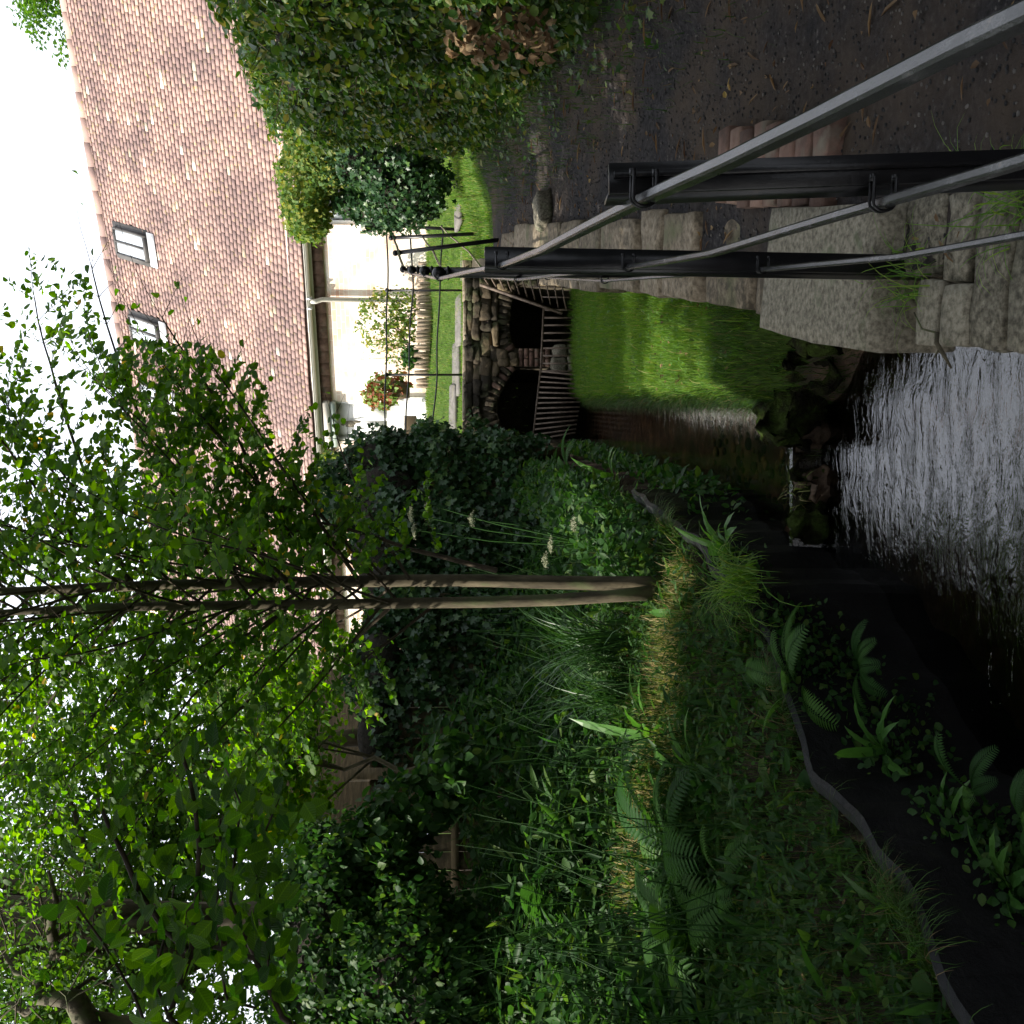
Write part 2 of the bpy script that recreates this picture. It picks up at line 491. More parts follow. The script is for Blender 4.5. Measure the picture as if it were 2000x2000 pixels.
def house_brick_material(ex):
    """bricks laid along the wall; too far off to tell them apart one by one"""
    mt, nt, out = new_mat('house_brickwork')
    g = nt.nodes.new('ShaderNodeNewGeometry')
    dx = N(nt, 'ShaderNodeVectorMath', operation='DOT_PRODUCT')
    dx.inputs[1].default_value = ex
    sx = N(nt, 'ShaderNodeSeparateXYZ')
    nt.links.new(g.outputs['Position'], dx.inputs[0])
    nt.links.new(g.outputs['Position'], sx.inputs[0])
    cb = N(nt, 'ShaderNodeCombineXYZ')
    nt.links.new(dx.outputs['Value'], cb.inputs[0])
    nt.links.new(sx.outputs['Z'], cb.inputs[1])
    bt = N(nt, 'ShaderNodeTexBrick', Scale=1.0)
    bt.inputs['Brick Width'].default_value = 0.225
    bt.inputs['Row Height'].default_value = 0.075
    bt.inputs['Mortar Size'].default_value = 0.006
    bt.inputs['Color1'].default_value = (0.50, 0.27, 0.19, 1)
    bt.inputs['Color2'].default_value = (0.70, 0.50, 0.37, 1)
    bt.inputs['Mortar'].default_value = (0.74, 0.68, 0.58, 1)
    bt.inputs['Bias'].default_value = 0.1
    nt.links.new(cb.outputs[0], bt.inputs['Vector'])
    n1 = N(nt, 'ShaderNodeTexNoise', Scale=1.6, Detail=6)
    nt.links.new(g.outputs['Position'], n1.inputs['Vector'])
    st = ramp(nt, [(0.40, (0.0, 0.0, 0.0)), (0.62, (0.9, 0.9, 0.9))], n1.outputs['Fac'])
    m1 = N(nt, 'ShaderNodeMix', data_type='RGBA')
    nt.links.new(st.outputs[0], m1.inputs[0])
    nt.links.new(bt.outputs['Color'], m1.inputs[6])
    m1.inputs[7].default_value = (0.80, 0.74, 0.64, 1)
    b = N(nt, 'ShaderNodeBsdfPrincipled', Roughness=0.9)
    nt.links.new(m1.outputs[2], b.inputs['Base Color'])
    bp = N(nt, 'ShaderNodeBump', Strength=0.6, Distance=0.01)
    inv = N(nt, 'ShaderNodeMath', operation='SUBTRACT')
    inv.inputs[0].default_value = 1.0
    nt.links.new(bt.outputs['Fac'], inv.inputs[1])
    nt.links.new(inv.outputs[0], bp.inputs['Height'])
    nt.links.new(bp.outputs[0], b.inputs['Normal'])
    nt.links.new(b.outputs[0], out.inputs[0])
    return mt


def glass_mat():
    mt, nt, out = new_mat('window_glass')
    b = N(nt, 'ShaderNodeBsdfPrincipled', Roughness=0.04)
    b.inputs['Base Color'].default_value = (0.10, 0.12, 0.13, 1)
    b.inputs['Specular IOR Level'].default_value = 1.0
    b.inputs['Coat Weight'].default_value = 1.0
    b.inputs['Coat Roughness'].default_value = 0.03
    nt.links.new(b.outputs[0], out.inputs[0])
    return mt


M['glass'] = glass_mat()
M['skysheen'] = glass_mat()
M['skysheen'].name = 'glass_painted_sky_sheen'
[n_ for n_ in M['skysheen'].node_tree.nodes if n_.type == 'BSDF_PRINCIPLED'][0].inputs['Base Color'].default_value = (0.62, 0.68, 0.74, 1)  # pale base colour stands in for bright sky reflected in the skylight glass


def water_mat(name, sc, strength, tint, dist=0.03):
    mt, nt, out = new_mat(name)
    co = coords(nt, (sc[0], sc[1], 1))
    n1 = N(nt, 'ShaderNodeTexNoise', Scale=1.0, Detail=4, Roughness=0.6, Distortion=1.2)
    nt.links.new(co, n1.inputs['Vector'])
    co2 = coords(nt, (sc[0] * 3.1, sc[1] * 2.3, 1))
    n2 = N(nt, 'ShaderNodeTexNoise', Scale=1.0, Detail=2, Roughness=0.5, Distortion=1.0)
    nt.links.new(co2, n2.inputs['Vector'])
    ad = N(nt, 'ShaderNodeMath', operation='MULTIPLY_ADD')
    ad.inputs[1].default_value = 0.28
    nt.links.new(n2.outputs['Fac'], ad.inputs[0])
    nt.links.new(n1.outputs['Fac'], ad.inputs[2])
    bp = N(nt, 'ShaderNodeBump', Strength=strength, Distance=dist)
    nt.links.new(ad.outputs[0], bp.inputs['Height'])
    fr = N(nt, 'ShaderNodeFresnel', IOR=2.0)
    nt.links.new(bp.outputs[0], fr.inputs['Normal'])
    tr = N(nt, 'ShaderNodeBsdfTransparent')
    tr.inputs['Color'].default_value = (*tint, 1)
    gl = N(nt, 'ShaderNodeBsdfGlossy', Roughness=0.02)
    nt.links.new(bp.outputs[0], gl.inputs['Normal'])
    mx = N(nt, 'ShaderNodeMixShader')
    nt.links.new(fr.outputs[0], mx.inputs[0])
    nt.links.new(tr.outputs[0], mx.inputs[1])
    nt.links.new(gl.outputs[0], mx.inputs[2])
    nt.links.new(mx.outputs[0], out.inputs[0])
    return mt


M['pool'] = water_mat('pool_water', (4.5, 11), 0.9, (0.42, 0.38, 0.28), dist=0.012)
M['chan'] = water_mat('channel_water', (4, 9), 0.6, (0.72, 0.62, 0.50), dist=0.005)

# ------------------------------------------------------------------ plan of the place
POOL_Z, CHAN_Z = -0.62, -0.45
POOL_DROP = 0.085      # the pool runs off towards the viewer


def xL(y):
    return np.interp(y, [-5, 0, 2.6, 2.95, 3.2, 4.17, 4.95, 6.8, 8.75, 14.5, 20], [-2.0, -1.75, -1.62, -1.46, -1.30, -1.04, -0.47, 0.10, 0.32, 0.92, 1.2])


def zE(y):
    return np.interp(y, [-5, 2.9, 4.95, 6.8, 8.75, 14.5], [-0.06, -0.05, -0.05, 0.12, 0.15, 0.5])


def xW(y):
    return np.interp(y, [-5, 0, 2.4, 3.3, 3.9, 4.8, 6.5, 11, 14.5, 20], [-0.3, -0.05, 0.385, 0.576, 0.74, 1.0, 1.42, 2.55, 3.35, 4.2])


def zpath(y):
    return 0.09 + 0.0975 * (np.clip(y, 0, 14.6) - 3.0)


def xH(y):
    return np.interp(y, [-5, 0, 5.8, 11.2, 20], [1.2, 1.85, 2.9, 3.9, 5.5])


def xRl(y):
    return 0.106 * y


def smooth_noise(X, Y, f, seed=0.0):
    a = np.sin(X * f * 1.7 + seed) * np.cos(Y * f * 1.3 + seed * 2.1) + np.sin(X * f * 3.1 + Y * f * 2.7 + seed) * 0.5 + np.sin(Y * f * 5.3 - X * f * 4.1 + seed * 3) * 0.28
    return a * 0.5


def terrain(X, Y, deck=True):
    """height and class: 0 bank, 1 bed, 2 lawn, 3 path, 4 upper lawn"""
    xl, xw, zp = xL(Y) - 0.06 * sm(8.0 - Y, 0, 1), xW(Y) + 0.2, zpath(Y)
    # left bank
    dist = np.clip(xl - X, 0, 40)
    zl = zE(Y) + np.minimum(0.13 * dist + 0.10 * sm(dist, 0.0, 0.5), 0.85) + 0.03 * smooth_noise(X, Y, 2.2)
    # bed
    zb = np.where(Y < 5.62, POOL_Z - 0.24 - POOL_DROP * np.clip(5.6 - Y, 0, 9), CHAN_Z - 0.18) + 0.03 * smooth_noise(X, Y, 5)
    # lawn and the little bank at its front
    lawn = -0.10 - 0.027 * (np.clip(Y, 5, 15) - 5.6) + 0.02 * smooth_noise(X, Y, 2.0, 1.0)
    yb = np.clip(5.0 + (0.93 - X) / 0.65 * 0.6, 4.9, 5.6)
    zfront = POOL_Z - 0.24 + (lawn - POOL_Z + 0.24) * sm(Y, yb - 0.12, yb + 0.42)
    side = sm(X - xRl(Y), -0.10, 0.16)
    lawn2 = zb + (np.minimum(zfront, lawn) - zb) * np.where(Y > 5.3, np.maximum(side, 0), 1.0)
    inlawn = (X >= xl) & (X < xw)
    z = np.where(X < xl, zl, np.where(X < xw, np.where(Y < 4.75, zb, np.maximum(zb, lawn2)), 0))
    cls = np.where(X < xl, 0, np.where((Y > 5.25) & (X > xRl(Y) - 0.02) & (Y > yb + 0.2), 2, 1))
    # path side
    verge = 0.18 * sm(X, xH(Y) - 0.55, xH(Y) + 0.1)
    zpth = zp + verge + 0.02 * smooth_noise(X, Y, 3.0, 2.0)
    z = np.where(X >= xw, zpth, z)
    cls = np.where(X >= xw, 3, cls)
    # ground behind the bridge
    far = 1.17 + 0.55 * sm(Y, 15.35, 16.7)
    back = sm(Y, 14.5, 14.62)
    z = np.where(Y > 14.5, z * (1 - back) + far * back, z)
    lb = (X < xl) & (Y > 11.5)
    z = np.where(lb & (Y <= 14.5), zl + (far - zl) * sm(Y, 11.5, 14.5), z)
    cls = np.where(Y > 14.56, 4, cls)
    up = (X > xw) & (Y > 11.6) & (X < 8)
    cls = np.where(up, 4, cls)
    if not deck:
        tun = (Y > 14.45) & (Y < 16.15) & (X > 0.72) & (X < 3.30)
        z = np.where(tun, CHAN_Z - 0.18, z)
        cls = np.where(tun, 1, cls)
    z = np.where((np.abs(X) > 14) | (Y > 30) | (Y < -6), np.minimum(z, 1.7), z)
    return z, cls


def tz_fast(x, y):
    xh = float(xH(y))
    v = min(max((x - xh + 0.55) / 0.65, 0), 1)
    return float(zpath(y)) + 0.18 * v * v * (3 - 2 * v) + 0.02 * float(smooth_noise(np.float64(x), np.float64(y), 3.0, 2.0))


def tz(x, y):
    z, _ = terrain(np.array([float(x)]), np.array([float(y)]))
    return float(z[0])


def grid_axis(a, b, step):
    inner = np.arange(a, b + step / 2, step)
    out = []
    d, s = 0, step
    while d < 450:
        s *= 1.35
        d += s
        out.append(d)
    out = np.array(out)
    return np.concatenate((a - out[::-1], inner, inner[-1] + out))


def build_terrain():
    gx = grid_axis(-5.0, 6.0, 0.065)
    gy = grid_axis(1.2, 17.5, 0.065)
    X, Y = np.meshgrid(gx, gy)
    Z, _ = terrain(X, Y, False)
    nx, ny = len(gx), len(gy)
    verts = np.stack((X.ravel(), Y.ravel(), Z.ravel()), 1)
    i = np.arange((nx - 1) * (ny - 1))
    r, c = i // (nx - 1), i % (nx - 1)
    q = np.stack((r * nx + c, r * nx + c + 1, (r + 1) * nx + c + 1, (r + 1) * nx + c), 1)
    cx, cy = (gx[c] + gx[c + 1]) / 2, (gy[r] + gy[r + 1]) / 2
    _, cl = terrain(cx, cy, False)
    names = {0: ('ground', 'soil'), 1: ('stream_bed', 'bed'), 2: ('lawn', 'turf'), 3: ('path', 'path'), 4: ('upper_lawn', 'turf')}
    for k, (nm, mt) in names.items():
        f = q[cl == k]
        used, inv = np.unique(f.ravel(), return_inverse=True)
        me = np_mesh(nm, verts[used], inv, np.full(len(f), 4), smooth=True)
        o = add_mesh(nm, me, M[mt])
        tag(o, kind='structure')


build_terrain()


def sheet(name, x0, x1, y0, y1, z, mat, n=2):
    mb = MB()
    mb.poly([(x0, y0, z), (x1, y0, z), (x1, y1, z), (x0, y1, z)])
    o = mb.build(name, mat)
    tag(o, kind='structure')
    return o


mb = MB()
mb.poly([(-3.2, -4.0, POOL_Z - POOL_DROP * 9.6), (1.15, -4.0, POOL_Z - POOL_DROP * 9.6), (1.15, 5.66, POOL_Z), (-3.2, 5.66, POOL_Z)])
o = mb.build('pool_water', M['pool'])
tag(o, kind='structure')
# channel water with its little fall into the pool
mb = MB()
xs = [-0.8, 0.72]
prof = [(5.62, POOL_Z - 0.05), (5.64, CHAN_Z - 0.012), (5.655, CHAN_Z), (17.5, CHAN_Z)]
for (ya, za), (yb_, zb_) in zip(prof[:-1], prof[1:]):
    x0, x1 = -0.8, 0.75 if yb_ < 6 else 2.6
    mb.poly([(x0, ya, za), (0.75 if ya < 6 and yb_ < 6 else 1.9, ya, za), (x1, yb_, zb_), (x0, yb_, zb_)])
o = mb.build('channel_water', M['chan'])
tag(o, kind='structure')


# ------------------------------------------------------------------ house
E = Vector((-0.862, 0.507, 0)).normalized()      # along the eaves, away to the left
NIN = Vector((0.507, 0.862, 0)).normalized()     # into the house
P0 = Vector((3.65, 17.5, 0))                     # foot of the wall by the downpipe
EAVE_Z, RUN, RPITCH = 3.93, 3.1, 52.0
RISE = RUN * math.tan(R(RPITCH))
SLOPE = RUN / math.cos(R(RPITCH))
T0, T1 = -9.0, 8.9
BASE_Z = 1.0
M['housebrick'] = house_brick_material(tuple(-E))
UPS = (NIN * math.cos(R(RPITCH)) + Vector((0, 0, 1)) * math.sin(R(RPITCH)))   # up the slope
RN = (-NIN * math.sin(R(RPITCH)) + Vector((0, 0, 1)) * math.cos(R(RPITCH)))   # roof normal
OVER = 0.16
REAVE = P0 - NIN * OVER + Vector((0, 0, EAVE_Z - OVER * math.tan(R(RPITCH)) + 0.06))


def rp(t, q, h=0.0):
    return REAVE + E * t + UPS * q + RN * h


def roof_tq(U, V):
    p = hit(U, V, REAVE, RN) - REAVE
    return p.dot(E), p.dot(UPS)


def wall_tz(U, V):
    p = hit(U, V, P0, NIN)
    return (p - P0).dot(E), p.z


house = thing('brick_house', 'long brick house with steep red clay tile roof and white gutter', 'house', tuple(P0 + Vector((0, 0, BASE_Z))))


def wp(t, z, d=0.0):
    """point on the front wall, d into the house"""
    return P0 + E * t + NIN * d + Vector((0, 0, z))


# openings from the survey (t to the left, z)
def opening(Ua, Va, Ub, Vb):
    a, b = wall_tz(Ua, Va), wall_tz(Ub, Vb)
    return (min(a[0], b[0]), max(a[0], b[0]), min(a[1], b[1]), max(a[1], b[1]))


door_h = opening(1216, 642, 1137, 830)
win_l = opening(1092, 663, 1062, 705)
win_r = opening(1652, 622, 1560, 700)
door_h = (door_h[0], door_h[1], 1.55, door_h[3])
holes = [door_h, win_l, win_r]
ts = sorted({T0, T1, *[h[0] for h in holes], *[h[1] for h in holes]})
zs = sorted({BASE_Z, EAVE_Z + 0.12, *[h[2] for h in holes], *[h[3] for h in holes]})
mb = MB()
for ta, tb in zip(ts[:-1], ts[1:]):
    for za, zb in zip(zs[:-1], zs[1:]):
        tm, zm = (ta + tb) / 2, (za + zb) / 2
        if any(h[0] < tm < h[1] and h[2] < zm < h[3] for h in holes):
            continue
        mb.poly([wp(ta, za), wp(ta, zb), wp(tb, zb), wp(tb, za)])
for h in holes:
    D = 0.22
    a, b, c, d = h
    mb.poly([wp(a, c), wp(a, c, D), wp(a, d, D), wp(a, d)])
    mb.poly([wp(b, c), wp(b, d), wp(b, d, D), wp(b, c, D)])
    mb.poly([wp(a, d), wp(a, d, D), wp(b, d, D), wp(b, d)])
    mb.poly([wp(a, c), wp(b, c), wp(b, c, D), wp(a, c, D)])
# gables and back wall
DEP = 2 * RUN
for t in (T0, T1):
    mb.poly([wp(t, BASE_Z), wp(t, EAVE_Z), wp(t, EAVE_Z + RISE - 0.05, RUN), wp(t, EAVE_Z, DEP), wp(t, BASE_Z, DEP)])
mb.poly([wp(T0, BASE_Z, DEP), wp(T1, BASE_Z, DEP), wp(T1, EAVE_Z, DEP), wp(T0, EAVE_Z, DEP)])
wall = mb.build('wall', M['housebrick'], house)

# projecting course of bricks under the eaves, one by one
mb = MB()
mb.box((0, 0, 0), E * 0.218, -NIN * 0.05, Vector((0, 0, 0.20)))
me_b = mb.mesh('eaves_brick'); me_b.materials.append(M['brick'])
k = 0
t = -4.2
while t < 7.2:
    o = bpy.data.objects.new('eaves_brick', me_b)
    link(o, wall)
    o.location = wp(t, EAVE_Z - 0.47 + random.uniform(-.004, .004)) - NIN * random.uniform(0, .006)
    t += 0.225; k += 1

# roof: deck, tiles, ridge
roof = MB()
roof.poly([rp(T0 - 0.1, 0, -0.03), rp(T1 + 0.1, 0, -0.03), rp(T1 + 0.1, SLOPE + 0.25, -0.03), rp(T0 - 0.1, SLOPE + 0.25, -0.03)][::-1])
top = rp(0, SLOPE + 0.25, -0.03)
bk = NIN * (RUN + OVER) - Vector((0, 0, RISE))
roof.poly([rp(T0 - 0.1, SLOPE + 0.25, -0.03), rp(T1 + 0.1, SLOPE + 0.25, -0.03), rp(T1 + 0.1, SLOPE + 0.25, -0.03) + bk, rp(T0 - 0.1, SLOPE + 0.25, -0.03) + bk][::-1])
roof_o = roof.build('roof', M['tile'], house)
SL = SLOPE + 0.22
ROWS = 56
GAUGE = SL / ROWS
TW = 0.152
sk_px = [((1562, 228), (1538, 290), (1486, 297), (1507, 235)), ((1391, 257), (1366, 313), (1315, 321), (1341, 264)), ((1258, 277), (1236, 330), (1190, 337), (1212, 284))]
sky_rects = []
for pts in sk_px:
    tq = [roof_tq(*p) for p in pts]
    tt = sorted(p[0] for p in tq); qq = sorted(p[1] for p in tq)
    sky_rects.append(((tt[0] + tt[1]) / 2, (tt[2] + tt[3]) / 2, (qq[0] + qq[1]) / 2, (qq[2] + qq[3]) / 2))
tiles = []
for r in range(ROWS):
    off = (TW / 2 if r % 2 else 0) + rng.uniform(-0.03, 0.03)
    t = T0 - 0.1 + off
    while t < T1:
        q = r * GAUGE
        if not any(a - 0.06 < t + TW / 2 < b + 0.06 and c - 0.10 < q + GAUGE / 2 < d + 0.03 for a, b, c, d in sky_rects):
            tiles.append((t, q))
        t += TW
# the tiles nearest the right of the picture show largest
tiles_a = np.array(tiles)
cen = np.array([tuple(rp(t, q)) for t, q in tiles])
Uc = 1000 + FPX * cen[:, 0] / cen[:, 1]
score = cen[:, 1] + np.where(Uc > 1990, 100, 0) + np.where(tiles_a[:, 1] < 1.2, 60, 0)
order = np.argsort(score)
single = set(order[:300].tolist())


def tile_box(mbx, o, jit):
    th = 0.016
    lift = 0.024 + jit[0] * .4
    a = o + RN * (lift)
    mbx.box(a, E * (TW - 0.0008), (UPS * (GAUGE + 0.02) - RN * 0.020), RN * th)


def r_of(q):
    return int(q / GAUGE + 0.5) * 1.9


var = []
for k in range(10):
    b = MB()
    rv = (k + 0.5) / 10
    b.cur = rv
    tile_box(b, Vector((0, 0, 0)), (0.003 * (k % 3),))
    me = b.mesh('roof_tile'); me.materials.append(M['tile'])
    var.append(me)
big = MB()


def tile_rnd():
    u = random.random()
    return 0.12 + 0.68 * u if u < 0.88 else random.random() ** 0.5


for i, (t, q) in enumerate(tiles):
    p = rp(t, q) + RN * (0.014 * math.sin(t * 0.9 + q) + random.uniform(-0.001, 0.0015)) + UPS * (random.uniform(-0.0025, 0.0025) + 0.014 * math.sin(t * 1.7 + q * .6) + 0.006 * math.sin(t * 5.3 + r_of(q)))
    rr = tile_rnd()
    if i in single:
        o = bpy.data.objects.new('roof_tile', var[min(9, int(rr * 10))])
        link(o, roof_o)
        o.location = p
    else:
        big.cur = rr
        tile_box(big, p, (0.002 * random.random(),))
o = big.build('roof_tiles', M['tile'], roof_o)
tag(o, kind='stuff')
# ridge tiles
t = T0 - 0.1
rdg = rp(0, SL, 0.0)
b = MB(); b.cur = 0.8
b.tube([Vector((0, 0, 0)), E * 0.42], 0.11, n=10)
me_r = b.mesh('ridge_tile'); me_r.materials.append(M['tile'])
while t < T1:
    o = bpy.data.objects.new('ridge_tile', me_r)
    link(o, roof_o)
    o.location = rp(t, SL + 0.03, -0.03 + random.uniform(-0.008, 0.008))
    t += 0.43

# skylights: frame, two panes, flashing
for si, (a, b_, c, d) in enumerate(sky_rects):
    f = MB()
    fw = 0.034
    for (x0, x1, y0, y1) in ((a, a + fw, c, d), (b_ - fw, b_, c, d), (a + fw, b_ - fw, c, c + fw * 1.6), (a + fw, b_ - fw, d - fw, d), ((a + b_) / 2 - 0.012, (a + b_) / 2 + 0.012, c + fw * 1.6, d - fw)):
        f.box(rp(x0, y0, -0.02), E * (x1 - x0), UPS * (y1 - y0), RN * 0.13)
    f.box(rp(a - 0.09, c - 0.02, -0.02), E * (b_ - a + 0.18), UPS * (d - c + 0.10), RN * 0.052)
    fr = f.build('skylight', M['skyframe'], house)
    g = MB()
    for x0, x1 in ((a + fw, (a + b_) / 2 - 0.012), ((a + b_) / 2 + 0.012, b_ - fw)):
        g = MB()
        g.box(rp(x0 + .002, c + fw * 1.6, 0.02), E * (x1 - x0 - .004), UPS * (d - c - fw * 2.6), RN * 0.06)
        g.build('pane', M['skysheen'], fr)
    fl = MB()
    fl.box(rp(a - 0.06, c - 0.22, 0.046), E * (b_ - a + 0.12), UPS * 0.20, RN * 0.008)
    fl.build('flashing', M['lead'], fr)

# gutter, brackets, downpipe
g = MB()
gp = REAVE - NIN * 0.05 + Vector((0, 0, -0.045))
n = 8
prev = None
for k in range(n + 1):
    an = math.pi * k / n
    cur = gp + (NIN * math.cos(an) * 0.062) + Vector((0, 0, -math.sin(an) * 0.062))
    if prev is not None:
        g.poly([prev + E * T0, prev + E * T1, cur + E * T1, cur + E * T0])
    prev = cur
g.bar(gp - NIN * 0.062 + E * T0, gp - NIN * 0.062 + E * T1, 0.012, 0.012)
gutter = g.build('gutter', M['cream'], house)
for t in (-0.05, 0.12, 3.0, 4.9):
    b = MB()
    b.box(gp + E * t - NIN * 0.07 + Vector((0, 0, -0.075)), E * 0.03, NIN * 0.14, Vector((0, 0, 0.085)))
    b.build('gutter_joint', M['lead'], gutter)
b = MB()
b.box(REAVE + E * T0 + NIN * 0.012 + Vector((0, 0, -0.15)), E * (T1 - T0), NIN * 0.03, Vector((0, 0, 0.14)))
b.build('fascia_board', M['cream'], house)
dpx = roof_tq(1418, 585)[0]
tdp = wall_tz(1418, 700)[0]
b = MB()
top = gp + E * (tdp) + Vector((0, 0, -0.05))
b.tube([top, top + Vector((0, 0, -0.08)), wp(tdp, EAVE_Z - 0.42, -0.10), wp(tdp, 1.0, -0.10)], 0.042, n=10)
b.build('downpipe', M['cream'], house, smooth=True)

# door, its canopy and jambs
a, b_, c, d = door_h
dr = thing('front_door', 'white front door under pale green lintel with bird ornament', 'door', tuple(wp((a + b_) / 2, 1.55)))
mb = MB()
mb.box(wp(a + 0.05, c, 0.10), E * (b_ - a - 0.1), NIN * 0.045, Vector((0, 0, d - c - 0.04)))
lf = mb.build('door_leaf', M['white'], dr)
for (u0, v0, u1, v1) in ((0.12, 0.15, 0.46, 0.8), (0.54, 0.15, 0.88, 0.8), (0.12, 0.95, 0.46, 1.6), (0.54, 0.95, 0.88, 1.6)):
    p = MB()
    ww = b_ - a - 0.1
    p.box(wp(a + 0.05 + u0 * ww, c + v0, 0.092), E * (u1 - u0) * ww, NIN * 0.02, Vector((0, 0, v1 - v0)))
    p.build('door_panel', M['white'], lf)
mb = MB()
for t in (a, b_ - 0.05):
    mb.box(wp(t + 0.001, c, 0.03), E * 0.048, NIN * 0.1, Vector((0, 0, d - c - 0.002)))
mb.build('door_frame', M['white'], dr)
mb = MB()
mb.box(wp(a - 0.04, d - 0.02, -0.18), E * (b_ - a + 0.10), NIN * 0.20, Vector((0, 0, 0.11)))
mb.build('canopy_beam', M['cream'], dr)
mb = MB()
mb.box(wp(a - 0.02, d - 0.125, -0.15), E * (b_ - a + 0.06), NIN * 0.16, Vector((0, 0, 0.10)))
mb.build('canopy_soffit', M['sage'], dr)
# bird ornament on the door: body, wing, tail
bp = wp(*[wall_tz(1172, 683)[0]], wall_tz(1172, 683)[1], 0.03)
bo = MB()
for cx_, cz_, rx, rz in ((0, 0, 0.05, 0.11), (0.02, 0.12, 0.03, 0.04), (-0.03, -0.13, 0.025, 0.07), (0.05, 0.0, 0.03, 0.08)):
    bo.ball(bp + E * cx_ + Vector((0, 0, cz_)), 1.0, 8, 6, (rx, 0.012, rz))
o = bo.build('bird_ornament', M['stonegrey'])
tag(o, 'small grey bird ornament hung on the white door', 'ornament')
o.location = (0, 0, 0)


def window(h, bars, nm='window'):
    a, b_, c, d = h
    f = MB()
    w = 0.05
    for (x0, x1, y0, y1) in ((a, a + w, c, d), (b_ - w, b_, c, d), (a + w, b_ - w, c, c + w), (a + w, b_ - w, d - w, d)):
        f.box(wp(x0, y0, 0.08), E * (x1 - x0), NIN * 0.06, Vector((0, 0, y1 - y0)))
    for k in range(1, bars):
        t = a + (b_ - a) * k / bars
        f.box(wp(t - 0.012, c + w, 0.085), E * 0.024, NIN * 0.05, Vector((0, 0, d - c - 2 * w)))
    fr = f.build(nm, M['white'], house)
    for k in range(bars):
        x0 = a + w + (b_ - a - 2 * w) * k / bars
        g = MB()
        g.box(wp(x0 + 0.014, c + w, 0.10), E * ((b_ - a - 2 * w) / bars - 0.028), NIN * 0.01, Vector((0, 0, d - c - 2 * w)))
        g.build('pane', M['glass'], fr)
    s = MB()
    s.box(wp(a - 0.05, c - 0.05, -0.06), E * (b_ - a + 0.1), NIN * 0.15, Vector((0, 0, 0.048)))
    s.build('sill', M['white'], fr)


window(win_l, 2)
window(win_r, 4)

# chimney beyond the ridge, at the left end
ch = MB()
cpos = W(831, 300, 25.2)
chim = MB()
chim.box(cpos - E * 0.22 - NIN * 0.3 + Vector((0, 0, -2.0)), E * 0.44, NIN * 0.6, Vector((0, 0, 2.25)))
chim.box(cpos - E * 0.26 - NIN * 0.34 + Vector((0, 0, 0.25)), E * 0.52, NIN * 0.68, Vector((0, 0, 0.12)))
c_o = chim.build('chimney', M['housebrick'], house)

# outbuilding with mossy roof behind the fence
ob = thing('mossy_shed', 'low timber shed with green mossy roof behind the fence', 'shed', tuple(W(560, 700, 14.0)))
pA, pB = W(690, 470, 14.5), W(370, 476, 13.2)
ridA, ridB = W(690, 385, 16.2), W(470, 432, 15.0)
mb = MB()
ex = (pB - pA)
dn = Vector((0, 0, -1.0))
mb.poly([pA + dn * 2.4, pB + dn * 2.4, pB + Vector((0, 0.1, -0.05)), pA + Vector((0, 0.1, -0.05))])
side = Vector((0.0, 3.0, 0))
mb.poly([pB + dn * 2.4, pB + dn * 2.4 + side, pB + side, pB + Vector((0, 0.1, -0.05))])
mb.build('wall', M['fence'], ob)
rf = MB()
rf.poly([pA, pB, ridB, ridA])
rf.poly([pB, pB + side, ridB])
rfo = rf.build('roof', M['moss'], ob)
NR = 14
tl = MB()
for r in range(NR):
    f0, f1 = r / NR, (r + 1) / NR
    a0, a1 = pA.lerp(ridA, f0), pB.lerp(ridB, f0)
    c0, c1 = pA.lerp(ridA, f1), pB.lerp(ridB, f1)
    nt_ = max(6, int((a1 - a0).length / 0.17))
    for k in range(nt_):
        tl.cur = random.random()
        u0, u1 = k / nt_ + 0.001, (k + 1) / nt_ - 0.001
        h = Vector((0, -0.02, 0.035 + random.uniform(0, 0.015)))
        q = [a0.lerp(a1, u0) + h, a0.lerp(a1, u1) + h, c0.lerp(c1, u1) + h * 0.4, c0.lerp(c1, u0) + h * 0.4]
        tl.poly(q)
        tl.poly([q[0] - h, q[1] - h, q[1], q[0]])
o = tl.build('roof_tiles', M['moss'], rfo)
tag(o, kind='stuff')

# low white wall, log edging, things by the house
lw = MB()
za = wall_tz(1268, 780)[0]; zb = wall_tz(1120, 780)[0]
for i in range(3):
    f0 = za + (zb - za) * i / 3; f1 = za + (zb - za) * (i + 1) / 3
lwt = thing('low_white_wall', 'low white rendered wall in front of the house door', 'low wall', tuple(wp((za + zb) / 2, 1.6, -0.85)))
zt = W(1200, 783, (wp((za + zb) / 2, 1.6, -0.85)).y).z
for i in range(3):
    f0 = za + (zb - za) * i / 3; f1 = za + (zb - za) * (i + 1) / 3
    b = MB()
    b.box(wp(f0 + 0.004, 1.2, -0.95), E * (f1 - f0 - 0.008), NIN * 0.2, Vector((0, 0, zt - 1.2)))
    b.build('wall_panel', M['white'], lwt, bevel=0.008)


